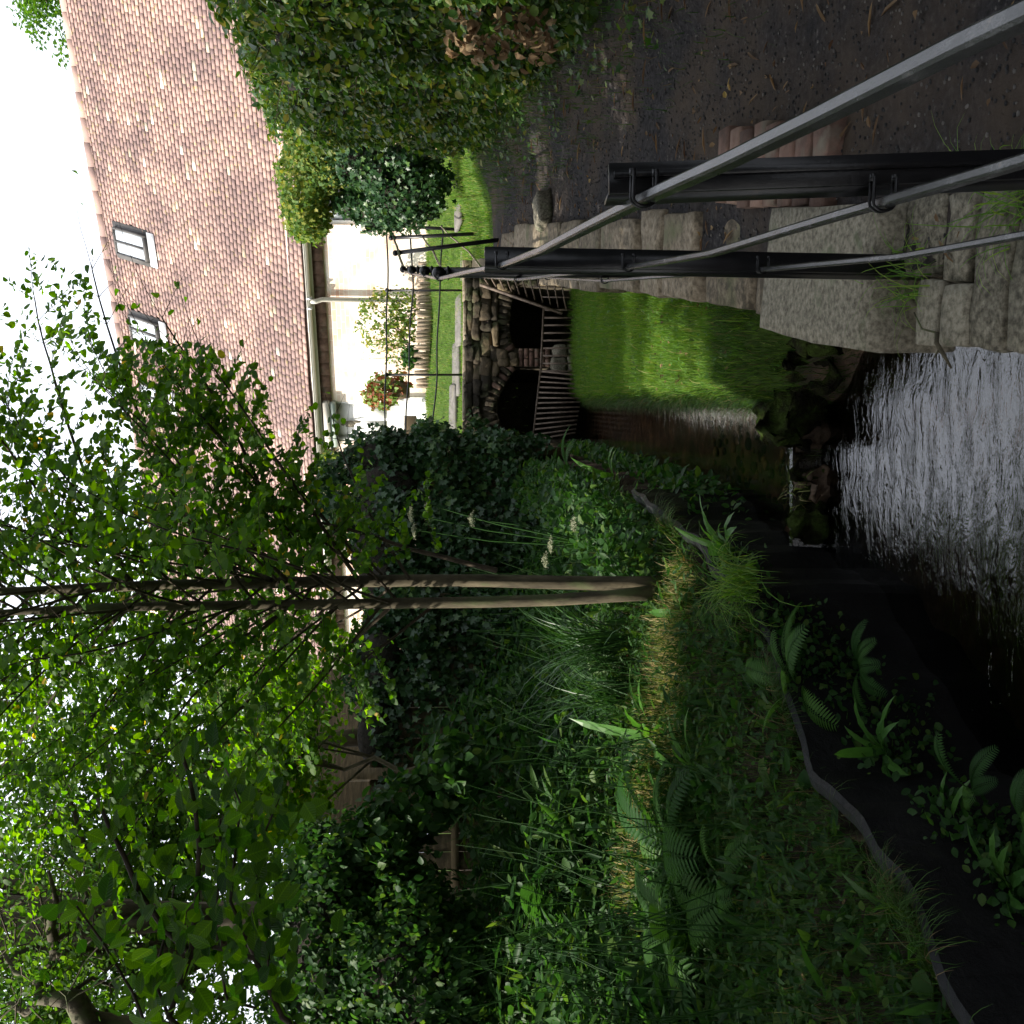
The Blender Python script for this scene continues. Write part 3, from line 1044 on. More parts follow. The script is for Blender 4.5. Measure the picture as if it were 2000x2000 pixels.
def log_edging():
    t = thing('log_edging', 'curved row of short upright log stakes edging the flower bed', 'edging', tuple(W(1360, 830, 16.4)))
    pts = [(1483, 832), (1455, 829), (1425, 828), (1395, 827), (1365, 826), (1335, 824), (1305, 822), (1275, 823), (1245, 826)]
    us = np.linspace(1484, 1246, 34)
    vs = np.interp(us[::-1], [p[0] for p in pts[::-1]], [p[1] for p in pts[::-1]])[::-1]
    for k, (u, v) in enumerate(zip(us, vs)):
        d = 16.35 + 0.25 * math.sin((u - 1246) / 238 * math.pi) * -1 + 0.3
        p = W(u, v + 2, d)
        b = MB()
        b.cur = random.random()
        r = 0.030 + random.uniform(-0.004, 0.004)
        tilt = Vector((random.uniform(-.035, .02), random.uniform(-.02, .02), 0))
        h = 0.125 + random.uniform(-0.025, 0.02)
        b.tube([p + Vector((0, 0, -0.12)), p + tilt + Vector((0, 0, h - 0.012)), p + tilt + Vector((0, 0, h))], [r, r, r * 0.8], n=8)
        b.build('log_stake', M['log'], t)


log_edging()

# ------------------------------------------------------------------ stones
def stone_mesh(name, sx, sy, sz, seed, rough=0.05, rounding=0.12, rnd=None, cuts=3):
    """roughly dressed block, centred, with worn corners and uneven faces"""
    bm = bmesh.new()
    bmesh.ops.create_cube(bm, size=1.0)
    bmesh.ops.subdivide_edges(bm, edges=bm.edges[:], cuts=cuts, use_grid_fill=True)
    for v in bm.verts:
        c = v.co.copy()
        # superellipsoid-ish rounding of corners
        q = Vector((abs(c.x) * 2, abs(c.y) * 2, abs(c.z) * 2))
        k = sum(1 for a in q if a > 0.99)
        if k >= 2:
            c *= (1 - rounding * (0.35 if k == 2 else 0.6))
        p = Vector((c.x * sx, c.y * sy, c.z * sz))
        nz = mnoise.noise_vector(p * (2.2 / max(sx, sy, sz)) + Vector((seed * 7.3, seed * 3.1, seed)))
        nz2 = mnoise.noise_vector(p * (6.0 / max(sx, sy, sz)) + Vector((seed * 1.3, seed * 9.1, seed)))
        mn = min(sx, sy, sz)
        v.co = p + nz * rough * 1.6 * (mn ** 0.5) * 0.45 + nz2 * rough * 0.35 * (mn ** 0.5)
    me = bpy.data.meshes.new(name)
    bm.to_mesh(me)
    bm.free()
    me.polygons.foreach_set('use_smooth', np.ones(len(me.polygons), dtype=bool))
    a = me.attributes.new('rnd', 'FLOAT', 'POINT')
    a.data.foreach_set('value', np.full(len(me.vertices), random.random() if rnd is None else rnd, dtype=np.float32))
    return me


def put_stone(name, me, mat, parent, loc, rz=0.0, rx=0.0, ry=0.0):
    me.materials.append(mat) if len(me.materials) == 0 else None
    o = bpy.data.objects.new(name, me)
    link(o, parent)
    pl = Vector(parent.location) if parent is not None else Vector((0, 0, 0))
    o.location = Vector(loc) - pl
    o.rotation_euler = (rx, ry, rz)
    return o


# ---------- retaining wall beside the path: core, coping, face stones
rw = thing('stone_wall', 'low stone retaining wall with rough coping along the path railing', 'stone wall', (0.8, 4.0, -0.6))
mb = MB()
ys = np.arange(0.2, 14.4, 0.35)
for a, b_ in zip(ys[:-1], ys[1:]):
    xa, xb = float(xW(a)), float(xW(b_))
    za, zb = float(zpath(a)) - 0.10, float(zpath(b_)) - 0.10
    A = [(xa + 0.05, a), (xa + 0.42, a), (xb + 0.42, b_), (xb + 0.05, b_)]  # core
    mb.poly([(A[0][0], A[0][1], -1.4), (A[3][0], A[3][1], -1.4), (A[3][0], A[3][1], zb), (A[0][0], A[0][1], za)])
    mb.poly([(A[0][0], A[0][1], za), (A[3][0], A[3][1], zb), (A[2][0], A[2][1], zb), (A[1][0], A[1][1], za)])
mb.build('wall_core', M['mortar'], rw)


def wall_dir(y):
    return math.atan2(float(xW(y + 0.2) - xW(y - 0.2)), 0.4)


def coping(y0, y1, w, h, off=0.0, dz=0.0, mat='stone', seed=1, rough=0.05, name='coping_stone', cuts=4, rounding=0.10, rnd=None, skew=0.0):
    ym = (y0 + y1) / 2
    L = (y1 - y0)
    x = float(xW(ym)) + off + w / 2
    z = float(zpath(ym)) + dz
    me = stone_mesh(name, w, L * 1.02, h, seed, rough, rounding, rnd, cuts)
    a = wall_dir(ym) + skew
    return put_stone(name, me, M[mat], rw, (x, ym, z + 0.03 - h / 2), rz=-a, rx=math.atan(0.0975))


# near slabs laid across, two pale bricks among them, then the big block
coping(1.75, 2.16, 0.38, 0.16, seed=31, mat='stonegrey', rnd=0.3)
coping(2.17, 2.50, 0.40, 0.16, seed=32, mat='stonegrey', rnd=0.35, dz=0.0)
coping(2.51, 2.66, 0.42, 0.16, seed=33, mat='stonegrey', rnd=0.25, dz=-0.005)
coping(2.68, 2.80, 0.17, 0.14, seed=34, mat='stonegrey', rnd=0.9, dz=0.004, rough=0.02, off=0.0)
coping(2.67, 2.80, 0.24, 0.14, seed=44, mat='stonegrey', rnd=0.4, dz=-0.004, off=0.18)
coping(2.825, 2.94, 0.19, 0.14, seed=35, mat='stonegrey', rnd=0.85, dz=-0.004, rough=0.02, off=-0.005)
coping(2.82, 3.02, 0.23, 0.13, seed=45, mat='stonegrey', rnd=0.3, dz=-0.02, off=0.2)
coping(3.06, 3.92, 0.46, 0.30, seed=36, mat='stonegrey', rnd=0.7, dz=0.055, rough=0.035, cuts=6, off=-0.03, rounding=0.06)
coping(3.95, 4.22, 0.42, 0.2, seed=37, rnd=0.2, dz=-0.05, off=-0.01)
coping(4.23, 4.82, 0.44, 0.2, seed=38, rnd=0.25, dz=-0.045, off=0.0)
coping(4.84, 5.35, 0.42, 0.2, seed=39, rnd=0.55, dz=0.0, cuts=5)
coping(5.37, 5.75, 0.46, 0.2, seed=40, rnd=0.6, dz=0.0)
yy = 5.77
k = 0
while yy < 10.5:
    L = random.uniform(0.5, 0.95)
    coping(yy, yy + L, random.uniform(0.40, 0.5), 0.2, seed=50 + k, cuts=6, rounding=0.06, rnd=random.uniform(0.15, 0.6), dz=random.uniform(-0.03, 0.03), off=random.uniform(-0.04, 0.03))
    yy += L + 0.02
    k += 1
# face stones under the coping
fcount = 0
for row in range(7):
    yy = 1.2 + random.random() * 0.2
    while yy < 11:
        L = random.uniform(0.2, 0.45)
        ym = yy + L / 2
        ztop = float(zpath(ym)) - 0.14 - row * 0.15
        if ztop > -1.05:
            me = stone_mesh('face_stone', 0.12, L - 0.02, 0.14, 200 + fcount, 0.04, cuts=2)
            put_stone('face_stone', me, M['stone'], rw, (float(xW(ym)) + 0.05, ym, ztop - 0.07), rz=-wall_dir(ym))
            fcount += 1
        yy += L

# brick-on-edge course set in the path beside the coping
be = thing('brick_edging', 'short strip of worn red bricks set in the path', 'brick edging', (1.25, 4.0, 0.15))
pa, pb = WZ(1690, 1625, 0.17), WZ(1676, 1412, 0.26)
NB = 8
for i in range(NB):
    f = (i + 0.5) / NB
    p = pa.lerp(pb, f)
    L = (pb - pa).length / NB - 0.012
    me = stone_mesh('brick', 0.31 + random.uniform(-0.015, 0.015), L, 0.11, 300 + i, 0.018, 0.05, random.random(), cuts=2)
    put_stone('brick', me, M['brick'], be, (p.x + random.uniform(-0.012, 0.012) - 0.01, p.y, float(zpath(p.y)) + 0.005 + random.uniform(-0.006, 0.006)), rz=-0.20 + random.uniform(-0.03, 0.03), rx=math.atan(0.0975))

# mossy boulders at the fall
for i, (u, v, d, s, lab) in enumerate([
        (1190, 1530, 5.62, (0.28, 0.25, 0.30), 'large mossy boulder at the left corner of the dark stream bank'),
        (1300, 1545, 5.45, (0.34, 0.24, 0.24), 'mossy boulder under the front edge of the lower lawn'),
        (1370, 1590, 5.15, (0.28, 0.22, 0.22), 'dark wet boulder below the end of the stone wall')]):
    p = W(u, v, d)
    me = stone_mesh('boulder', *s, 400 + i, 0.34, 0.35, cuts=7)
    o = put_stone('boulder', me, M['mossrock'], None, (p.x, p.y, p.z - 0.05), rz=i * 0.8)
    tag(o, lab, 'boulder', 'boulders at the foot of the stream bank')
# stones of the little fall
wr = thing('weir', 'row of small stones forming a low weir across the stream', 'weir', (0.1, 5.66, -0.7))
for i in range(16):
    x = -0.46 + i * 0.075
    me = stone_mesh('weir_stone', random.uniform(.1, .2), 0.18, 0.2, 420 + i, 0.25, 0.3, cuts=4)
    put_stone('weir_stone', me, M['mossrock'] if i % 4 else M['bed'], wr, (x, 5.68 + random.uniform(-0.09, 0.12), CHAN_Z - 0.125 + random.uniform(-0.05, 0.03)), rz=random.random() * 3)
# cobbles on the bed
cb = MB()
for i in range(40):
    y = random.uniform(2.4, 5.4)
    x = random.uniform(float(xL(y)) + 0.05, float(xW(y)) - 0.05)
    cb.cur = random.random()
    r = random.uniform(0.012, 0.045)
    cb.ball((x, y, POOL_Z - 0.235 - POOL_DROP * (5.6 - y)), r, 7, 5, (1, random.uniform(0.6, 1), 0.5))
for i in range(150):
    y = random.uniform(5.8, 8)
    x = random.uniform(float(xL(y)) + 0.05, float(xRl(y)))
    cb.cur = random.random()
    cb.ball((x, y, CHAN_Z - 0.17), random.uniform(0.015, 0.05), 7, 5, (1, 0.8, 0.5))
M['cobble'] = noise_mat('cobble', [(0.25, (0.012, 0.009, 0.006)), (0.5, (0.05, 0.036, 0.02)), (0.8, (0.22, 0.16, 0.08))], scale=8, use_rnd=0.5, bump=0.2)
o = cb.build('stream_cobbles', M['cobble'], smooth=True)
tag(o, 'amber and brown cobbles lying on the stream bed', 'cobbles', kind='stuff')
# stone lying on the path
me = stone_mesh('path_rock', 0.34, 0.22, 0.16, 77, 0.12, 0.3, 0.4, cuts=4)
p = W(1588, 1052, 10.0)
yy = 10.0
pr = WZ(1588, 1060, float(zpath(9.0)))
o = put_stone('path_rock', me, M['stonegrey'], None, (pr.x, pr.y, float(zpath(pr.y)) + 0.05), rz=0.3)
tag(o, 'single grey rock lying on the dark path', 'rock')

# ------------------------------------------------------------------ bridge
BY = 14.5
br = thing('stone_bridge', 'old rubble stone footbridge with two brick arches over the stream', 'bridge', (2.0, BY, -0.5))


def bz(V):
    return W(1000, V, BY).z


def bx(U, V=1000):
    return W(U, V, BY).x


BX0, BX1 = bx(1090), bx(1475)
BT = bz(908)
# arch outlines (x, z) from the survey
archL = [(bx(u), bz(v)) for u, v in ((1142, 1150), (1142, 1045), (1150, 1000), (1170, 978), (1195, 970), (1222, 974), (1245, 985), (1264, 996), (1280, 1008), (1283, 1150))]
archR = [(bx(u), bz(v)) for u, v in ((1320, 1150), (1320, 1008), (1332, 1000), (1350, 996), (1375, 996), (1400, 998), (1425, 1004), (1440, 1012), (1440, 1150))]
for ar in (archL, archR):
    ar[0] = (ar[0][0], -0.9); ar[-1] = (ar[-1][0], -0.9)


def inside(ar, x, z):
    c = False
    n_ = len(ar)
    for i in range(n_):
        x1, z1 = ar[i]; x2, z2 = ar[(i + 1) % n_]
        if (z1 > z) != (z2 > z) and x < (x2 - x1) * (z - z1) / (z2 - z1) + x1:
            c = not c
    return c


# spandrel: vertical strips above arch outlines and piers, extruded through as a barrel
def arch_top(ar, x):
    if x <= ar[0][0] or x >= ar[-1][0]:
        return -0.95
    xs_ = [p[0] for p in ar[1:-1]]; zs_ = [p[1] for p in ar[1:-1]]
    return float(np.interp(x, xs_, zs_))


bm_ = MB()
cuts_x = sorted({BX0, BX1, *[p[0] for p in archL], *[p[0] for p in archR]})
for xa, xb in zip(cuts_x[:-1], cuts_x[1:]):
    if xb - xa < 1e-4:
        continue
    e = 1e-4
    za = max(arch_top(archL, xa + e), arch_top(archR, xa + e))
    zb = max(arch_top(archL, xb - e), arch_top(archR, xb - e))
    bm_.poly([(xa, BY, za), (xb, BY, zb), (xb, BY, BT - 0.03), (xa, BY, BT - 0.03)])
    bm_.poly([(xa, BY, za), (xa, BY + 1.6, za), (xb, BY + 1.6, zb), (xb, BY, zb)])
for ar in (archL, archR):
    for i in (0, len(ar) - 2):
        (xa, za), (xb, zb) = ar[i], ar[i + 1]
        bm_.poly([(xa, BY, za), (xa, BY + 1.6, za), (xb, BY + 1.6, zb), (xb, BY, zb)])
bm_.poly([(BX0, BY, BT - 0.03), (BX1, BY, BT - 0.03), (BX1, BY + 0.14, BT - 0.03), (BX0, BY + 0.14, BT - 0.03)])
bm_.poly([(BX0, BY + 1.65, -1.0), (BX1, BY + 1.65, -1.0), (BX1, BY + 1.65, BT - 0.1), (BX0, BY + 1.65, BT - 0.1)])
bm_.poly([(BX0, BY, -0.95), (BX0, BY + 1.6, -0.95), (BX0, BY + 1.6, BT - .03), (BX0, BY, BT - .03)])
bm_.poly([(BX1, BY, -0.95), (BX1, BY + 1.6, -0.95), (BX1, BY + 1.6, BT - .03), (BX1, BY, BT - .03)])
bm_.build('masonry_core', M['mortar'], br)
dk = MB()
dys = np.linspace(BY + 0.10, 16.35, 14)
dxs = np.linspace(0.55, 3.5, 14)
for ya, yb2 in zip(dys[:-1], dys[1:]):
    for xa, xb in zip(dxs[:-1], dxs[1:]):
        dk.poly([(x_, y_, tz(x_, max(y_, 14.7)) + 0.004) for x_, y_ in ((xa, ya), (xb, ya), (xb, yb2), (xa, yb2))])
dk.build('turf_deck', M['turf'], br)
# brick ring over each arch
vi = 0
for ar, half in ((archL, 1), (archR, 1)):
    pts = [Vector((p[0], 0, p[1])) for p in ar[1:-1]]
    seg = [(pts[i + 1] - pts[i]).length for i in range(len(pts) - 1)]
    tot = sum(seg)
    nb = int(tot / 0.078)
    for k in range(nb):
        s = (k + 0.5) / nb * tot
        i = 0
        while s > seg[i] and i < len(seg) - 1:
            s -= seg[i]; i += 1
        p = pts[i].lerp(pts[i + 1], s / seg[i])
        tdir = (pts[i + 1] - pts[i]).normalized()
        out_n = Vector((-tdir.z, 0, tdir.x))
        c = p + out_n * 0.105
        if ar is archL and c.x > bx(1262) and False:
            continue
        me = stone_mesh('arch_brick', 0.066, 0.10, 0.19 + random.uniform(-0.05, 0.03), 500 + vi, 0.06, 0.12, random.uniform(.1, .7), cuts=2)
        o = put_stone('arch_brick', me, M['brick'] if c.x > bx(1240) and c.x < bx(1345) and random.random() < .7 else M['rubble'], br, (c.x, BY + random.uniform(-0.015, 0.01), c.z), ry=math.atan2(out_n.x, out_n.z))
        vi += 1
# brick pier between the arches, with grey stones at its foot
for r in range(6):
    zr = bz(1012) - 0.038 - r * 0.075
    x0, x1 = bx(1284), bx(1319)
    off = 0.11 if r % 2 else 0.0
    xx = x0
    first = True
    while xx < x1 - 0.02:
        w = min(0.215 if not (first and r % 2) else 0.11, x1 - xx)
        me = stone_mesh('pier_brick', w - 0.01, 0.10, 0.065, 600 + r * 5, 0.02, 0.06, random.uniform(0.2, 0.8), cuts=1)
        put_stone('pier_brick', me, M['brick'], br, (xx + w / 2, BY - 0.01, zr))
        xx += w; first = False
zf = bz(1012) - 6 * 0.075
for i, (dx_, dz_, w, h) in enumerate(((0.06, 0, 0.2, 0.22), (0.24, -0.02, 0.18, 0.2), (0.08, -0.22, 0.24, 0.2), (0.27, -0.22, 0.14, 0.2))):
    me = stone_mesh('pier_stone', w, 0.2, h, 640 + i, 0.08, 0.25, 0.8, cuts=3)
    put_stone('pier_stone', me, M['stonegrey'], br, (bx(1279) + dx_, BY - 0.08, zf - 0.12 + dz_))
# rubble courses of the face
z = -0.85
row = 0
ns = 0
while z < BT - 0.02:
    h = random.uniform(0.085, 0.16)
    if z + h > BT:
        h = BT - z
    x = BX0 + random.uniform(-0.02, 0.05)
    retry = False
    while x < BX1:
        w = random.uniform(0.12, 0.36) if not retry else 0.09
        xc, zc = x + w / 2, z + h / 2
        ok = True
        for ar in (archL, archR):
            for fx in (-0.5, 0, 0.5):
                for fz in (-0.5, 0.5):
                    px, pz = xc + fx * w, zc + fz * h
                    if inside(ar, px, pz) or inside(ar, px, pz - 0.11):
                        ok = False
        if bx(1283) < xc < bx(1320) and zc < bz(1010):
            ok = False
        if ok:
            me = stone_mesh('rubble_stone', w + 0.012, 0.13, h + 0.010, 700 + ns, 0.12, 0.16, random.random(), cuts=2)
            put_stone('rubble_stone', me, M['rubble'], br, (xc, BY + random.uniform(-0.03, 0.01), zc + random.uniform(-0.008, 0.008)), ry=random.uniform(-0.06, 0.06))
            ns += 1
            x += w
            retry = False
        elif not retry:
            retry = True
        else:
            x += 0.05
    z += h
    row += 1
# coping slabs along the top edge
x = BX0
k = 0
while x < BX1 + 0.1:
    w = random.uniform(0.3, 0.65)
    me = stone_mesh('bridge_coping', w - 0.015, 0.26, 0.05, 900 + k, 0.03, 0.1, random.random(), cuts=3)
    put_stone('bridge_coping', me, M['stone'], br, (x + w / 2, BY + 0.06, BT + 0.005 + random.uniform(-.006, .006)))
    x += w; k += 1


# ------------------------------------------------------------------ iron gratings in front of the arches
def grating(name, label, pts_top, pts_bot, nb, mat, r=0.014, crossbars=()):
    """upright bars between two lines"""
    t0, t1 = Vector(pts_top[0]), Vector(pts_top[1])
    b0, b1 = Vector(pts_bot[0]), Vector(pts_bot[1])
    g = thing(name, label, 'grating', tuple(b0.lerp(b1, .5)), 'iron gratings before the bridge arches')
    for i in range(nb):
        f = (i + 0.5) / nb
        b = MB()
        b.bar(b0.lerp(b1, f) + Vector((random.uniform(-.008, .008), 0, 0)), t0.lerp(t1, f), r * 2, r * 1.6, up=(0, 1, 0))
        b.build('bar', mat, g)
    b = MB()
    b.bar(t0, t1, r * 2.4, r * 2.2)
    b.build('top_rail', mat, g)
    for f in crossbars:
        b = MB()
        b.bar(b0.lerp(t0, f) + Vector((0, 0.03, 0)), b1.lerp(t1, f) + Vector((0, 0.03, 0)), r * 1.6, r * 1.6)
        b.build('cross_rail', mat, g)
    return g


grating('iron_grating', 'slanting rusty iron grating across the left bridge arch', (W(1135, 1040, 14.15), W(1280, 1056, 14.15)), (W(1150, 1123, 13.9), W(1270, 1142, 13.9)), 14, M['rustbar'], 0.011)
grating('iron_grating', 'upright iron grating across the right bridge arch', (W(1268, 1056, 14.2), W(1402, 1062, 14.1)), (W(1268, 1130, 14.1), W(1402, 1118, 14.0)), 9, M['rustbar'], 0.012)
# sloping grille on the right: level bars, one slanting edge bar
sg = thing('sloping_grille', 'sloping iron grille of level bars right of the right arch', 'grille', tuple(W(1430, 1110, 13.4)))
for i in range(11):
    f = i / 10
    v = 950 + f * 152
    ul = 1446 - f * 52
    b = MB()
    b.bar(W(ul, v + 4, 13.9 - 0.5 * f), W(1462, v - 8, 13.6 - 0.5 * f), 0.022, 0.018)
    b.build('bar', M['rustbar'], sg)
b = MB()
b.bar(W(1444, 938, 13.95), W(1388, 1098, 13.4), 0.03, 0.03)
b.build('edge_bar', M['rustbar'], sg)
for u in (1420, 1440, 1456):
    b = MB()
    b.bar(W(u, 1060 - (u - 1420), 13.65), W(u - 1, 1112, 13.4), 0.018, 0.018)
    b.build('cross_bar', M['rustbar'], sg)

# ------------------------------------------------------------------ path railing
RIN = [(0.35, 0.30, -0.47), (0.70, 0.352, -0.412), (1.10, 0.40, -0.345), (1.46, 0.452, -0.289), (2.2, 0.565, -0.225), (3.0, 0.722, -0.174), (4.0, 0.93, -0.085), (5.0, 1.135, 0.01), (6.5, 1.49, 0.10), (8.1, 1.87, 0.225), (9.6, 2.24, 0.35), (11.1, 2.82, 0.475), (13.0, 3.47, 0.61), (14.7, 4.08, 0.75)]
rl_y = [p[0] for p in RIN]


def rl(y, which):
    x = float(np.interp(y, rl_y, [p[1] for p in RIN]))
    z1 = float(np.interp(y, rl_y, [p[2] for p in RIN]))
    if which == 0:
        z = z1
    elif which == 1:
        z = float(np.interp(y, [0.35, 1.14, 1.46, 3.0, 5.0, 14.7], [-0.75, -0.67, -0.642, -0.548, -0.371, z1 * 0 + 0.38]))
    else:
        z = float(np.interp(y, [0.35, 1.46, 1.8, 3.0, 5.0, 14.7], [-1.16, -1.085, -1.057, -0.953, -0.797, 0.02]))
    return Vector((x, y, z + EYE))


railing = thing('path_railing', 'black iron railing with three rails curving along the path', 'railing', (0.73, 3.0, 0.05))
for w in range(3):
    ysr = list(np.linspace(0.35, 14.7, 70))
    pts = [rl(y, w) + Vector((0, 0, 0.004 * math.sin(y * 3.7 + w))) for y in ysr]
    mb = MB()
    wd, ht = (0.0155, 0.023) if w == 0 else (0.014, 0.021)
    base = []
    for i, p in enumerate(pts):
        t = (pts[min(i + 1, len(pts) - 1)] - pts[max(i - 1, 0)]).normalized()
        side = t.cross(Vector((0, 0, 1))).normalized()
        up = side.cross(t)
        c = 0.003
        ring = [(-wd / 2, -ht / 2 + c), (-wd / 2, ht / 2 - c), (-wd / 2 + c, ht / 2), (wd / 2 - c, ht / 2), (wd / 2, ht / 2 - c), (wd / 2, -ht / 2 + c), (wd / 2 - c, -ht / 2), (-wd / 2 + c, -ht / 2)]
        base.append([p + side * a + up * b for a, b in ring])
    for r0, r1 in zip(base[:-1], base[1:]):
        for k in range(8):
            mb.poly([r0[k], r0[(k + 1) % 8], r1[(k + 1) % 8], r1[k]])
    mb.poly(base[0]); mb.poly(base[-1])
    mb.build('rail', M['railpaint'], railing)


def clamp(parent, p, tdir, post_dir):
    """U-bolt with two nuts holding a rail to a post"""
    c = MB()
    side = tdir.cross(Vector((0, 0, 1))).normalized()
    up = side.cross(tdir)
    for s in (-0.006, 0.006):
        loop = []
        for k in range(9):
            a = math.pi * k / 8
            loop.append(p + tdir * s - side * (0.012 * math.sin(a)) + up * (0.017 * math.cos(a)))
        loop = [loop[0] + side * 0.036] + loop + [loop[-1] + side * 0.036]
        c.tube(loop, 0.0025, n=6)
    for s in (-1, 1):
        c.tube([p + side * 0.030 + up * 0.017 * s, p + side * 0.040 + up * 0.017 * s], 0.0055, n=6)
    c.build('clamp', M['iron'], parent)


# near post: angle iron; second post: flat channel; the rest round bars with ball tops
def post_near():
    top = W(1652, 1190, 1.50)
    bot = W(1690, 2250, 1.50)
    ax = Vector((1, 0.1, 0)).normalized(); ay = Vector((-0.1, 1, 0)).normalized()
    mb = MB()
    d = bot - top
    bot = top + d
    mb.box(bot - ax * 0.023, ax * 0.046, ay * 0.007, top - bot)
    mb.box(bot - ax * 0.023 + ay * 0.007, ax * 0.007, ay * 0.04, top - bot)
    mb.box(bot - ax * 0.002 - ay * 0.009, ax * 0.010, ay * 0.0085, (top - bot) * 0.992)
    return mb.build('post', M['iron'], railing)


post_near()


def post_second():
    top = W(1500, 947, 3.02)
    bot = W(1484, 1785, 3.02)
    bot = bot + (bot - top) * 0.05
    ax = Vector((1, 0.18, 0)).normalized(); ay = Vector((-0.18, 1, 0)).normalized()
    mb = MB()
    mb.box(bot - ax * 0.030, ax * 0.060, ay * 0.008, top - bot)
    mb.box(bot - ax * 0.030 + ay * 0.008, ax * 0.008, ay * 0.045, top - bot)
    mb.box(bot + ax * 0.022 + ay * 0.008, ax * 0.008, ay * 0.045, top - bot)
    return mb.build('post', M['iron'], railing)


post_second()
for y in (1.46, 3.0):
    for w in range(3):
        p = rl(y, w)
        t = (rl(y + 0.1, w) - rl(y - 0.1, w)).normalized()
        clamp(railing, p, t, None)


def ball_post(parent, bot, top, r=0.024):
    mb = MB()
    d = (top - bot)
    L = d.length
    u = d / L
    mb.tube([bot - u * 0.1, top - u * 0.075], r, n=8)
    mb.tube([top - u * 0.085, top - u * 0.075, top - u * 0.065], [r * 1.05, r * 1.5, r * 1.05], n=8)
    mb.tube([top - u * 0.07, top - u * 0.04], r * 0.55, n=8)
    mb.ball(top - u * 0.03, 0.033, 10, 8)
    return mb.build('post', M['iron'], parent, smooth=True)


for (y, U0, V0, U1, V1) in ((5.0, 1467, 1330, 1467, 845), (6.5, 1470, 1200, 1471, 820), (8.1, 1471, 1120, 1473, 797), (9.6, 1472, 1020, 1474, 781), (11.1, 1532, 978, 1505, 767), (13.0, 1544, 938, 1535, 759), (14.7, 1551, 909, 1560, 750)):
    ball_post(railing, W(U0, V0, y), W(U1, V1, y))
    for w in range(3):
        if y < 9:
            p = rl(y, w)
            t = (rl(y + 0.1, w) - rl(y - 0.1, w)).normalized()
            clamp(railing, p, t, None)

# bridge railing
bridge_rail = thing('bridge_railing', 'thin black iron railing with three rails on top of the stone bridge', 'railing', tuple(W(1300, 905, 14.75)))
bp_ = [(1560, 14.7), (1433, 14.75), (1268, 14.8), (1128, 14.85)]
tops = {1560: 750, 1433: 752, 1268: 751, 1128: 749}
for (u, d) in bp_[1:]:
    ball_post(bridge_rail, W(u, 908 if u > 1200 else 900, d), W(u, tops[u], d), 0.016)
for w, vs in enumerate(((756, 756, 757, 753, 752), (802, 803, 806, 797, 792), (862, 866, 858, 853, 842))):
    us = (1560, 1545, 1433, 1268, 1128)
    ds = (14.68, 14.66, 14.72, 14.77, 14.82)
    pts = [W(u, v, d) for u, v, d in zip(us, vs, ds)]
    dense = []
    for a, b_ in zip(pts[:-1], pts[1:]):
        for k in range(6):
            q = a.lerp(b_, k / 6)
            q.z += 0.01 * math.sin(q.x * 5 + w)
            dense.append(q)
    dense.append(pts[-1])
    mb = MB()
    mb.tube(dense, 0.012, n=6)
    mb.build('rail', M['iron'], bridge_rail, smooth=True)

# flagstones in the grass behind the bridge
for i, (u, v, d, wd, dp, lab) in enumerate([
        (1585, 884, 14.3, 0.42, 0.65, 'flagstone in the grass at the end of the path by the ivy'),
        (1490, 876, 15.2, 0.55, 0.35, 'flagstone in the grass directly behind the railing corner posts'),
        (1375, 869, 15.6, 0.80, 0.3, 'long flagstone in the grass left of the first bridge post'),
        (1280, 864, 15.7, 0.85, 0.3, 'long flagstone in the grass behind the second bridge post'),
        (1202, 860, 15.8, 0.75, 0.28, 'flagstone in the grass nearest the ivy at the bridge end')]):
    p = W(u, v, d)
    me = stone_mesh('flagstone', wd, dp, 0.06, 960 + i, 0.03, 0.15, random.random(), cuts=3)
    zt = tz(p.x, p.y)
    o = put_stone('flagstone', me, M['flag'], None, (p.x, p.y, zt + 0.012), rz=random.uniform(-0.15, 0.15), rx=0.32 if 15.3 < p.y < 16.6 else 0.09)
    tag(o, lab, 'flagstone', 'flagstones in the grass behind the bridge')

# ------------------------------------------------------------------ black liner edging on the left bank
edg = thing('bank_edging', 'wavy black sheet edging holding up the left stream bank', 'edging', (-1.0, 3.6, -0.3))
ys = np.linspace(1.0, 6.85, 90)
rows = []
for i, y in enumerate(ys):
    x = float(xL(y)) + 0.045
    zt = float(zE(y)) + 0.05 + 0.02 * math.sin(y * 5.1) + 0.012 * math.sin(y * 13) + 0.05 * sm(np.array(y), 6.0, 6.85)
    wob = 0.012 * math.sin(y * 9.0) + 0.008 * math.sin(y * 23)
    dx = float(xL(y + 0.05) - xL(y - 0.05)) / 0.1
    nn = Vector((1, -dx, 0)).normalized()
    p = Vector((x, y, 0)) + nn * wob
    rows.append([p + nn * 0.0 + Vector((0, 0, -1.4)), p + nn * (0.02 + wob) + Vector((0, 0, zt * 0.5 - 0.45)), p + nn * 0.012 + Vector((0, 0, zt - 0.02)), p + Vector((0, 0, zt)), p - nn * 0.05 + Vector((0, 0, zt - 0.02)), p - nn * 0.16 + Vector((0, 0, zt - 0.14))])
mb = MB()
for r0, r1 in zip(rows[:-1], rows[1:]):
    for k in range(5):
        mb.poly([r0[k], r1[k], r1[k + 1], r0[k + 1]])
o = mb.build('sheet', M['liner'], edg, smooth=True)
M['rim'] = noise_mat('liner_rim_highlight', [(0.3, (0.006, 0.0065, 0.0075)), (0.6, (0.015, 0.016, 0.018)), (0.8, (0.04, 0.04, 0.038))], scale=9, bump=0.5, bscale=30, dist=0.02, rough=0.5, spec=0.3)  # greyer than the sheet: the lip's highlight is put into its colour
mb = MB()
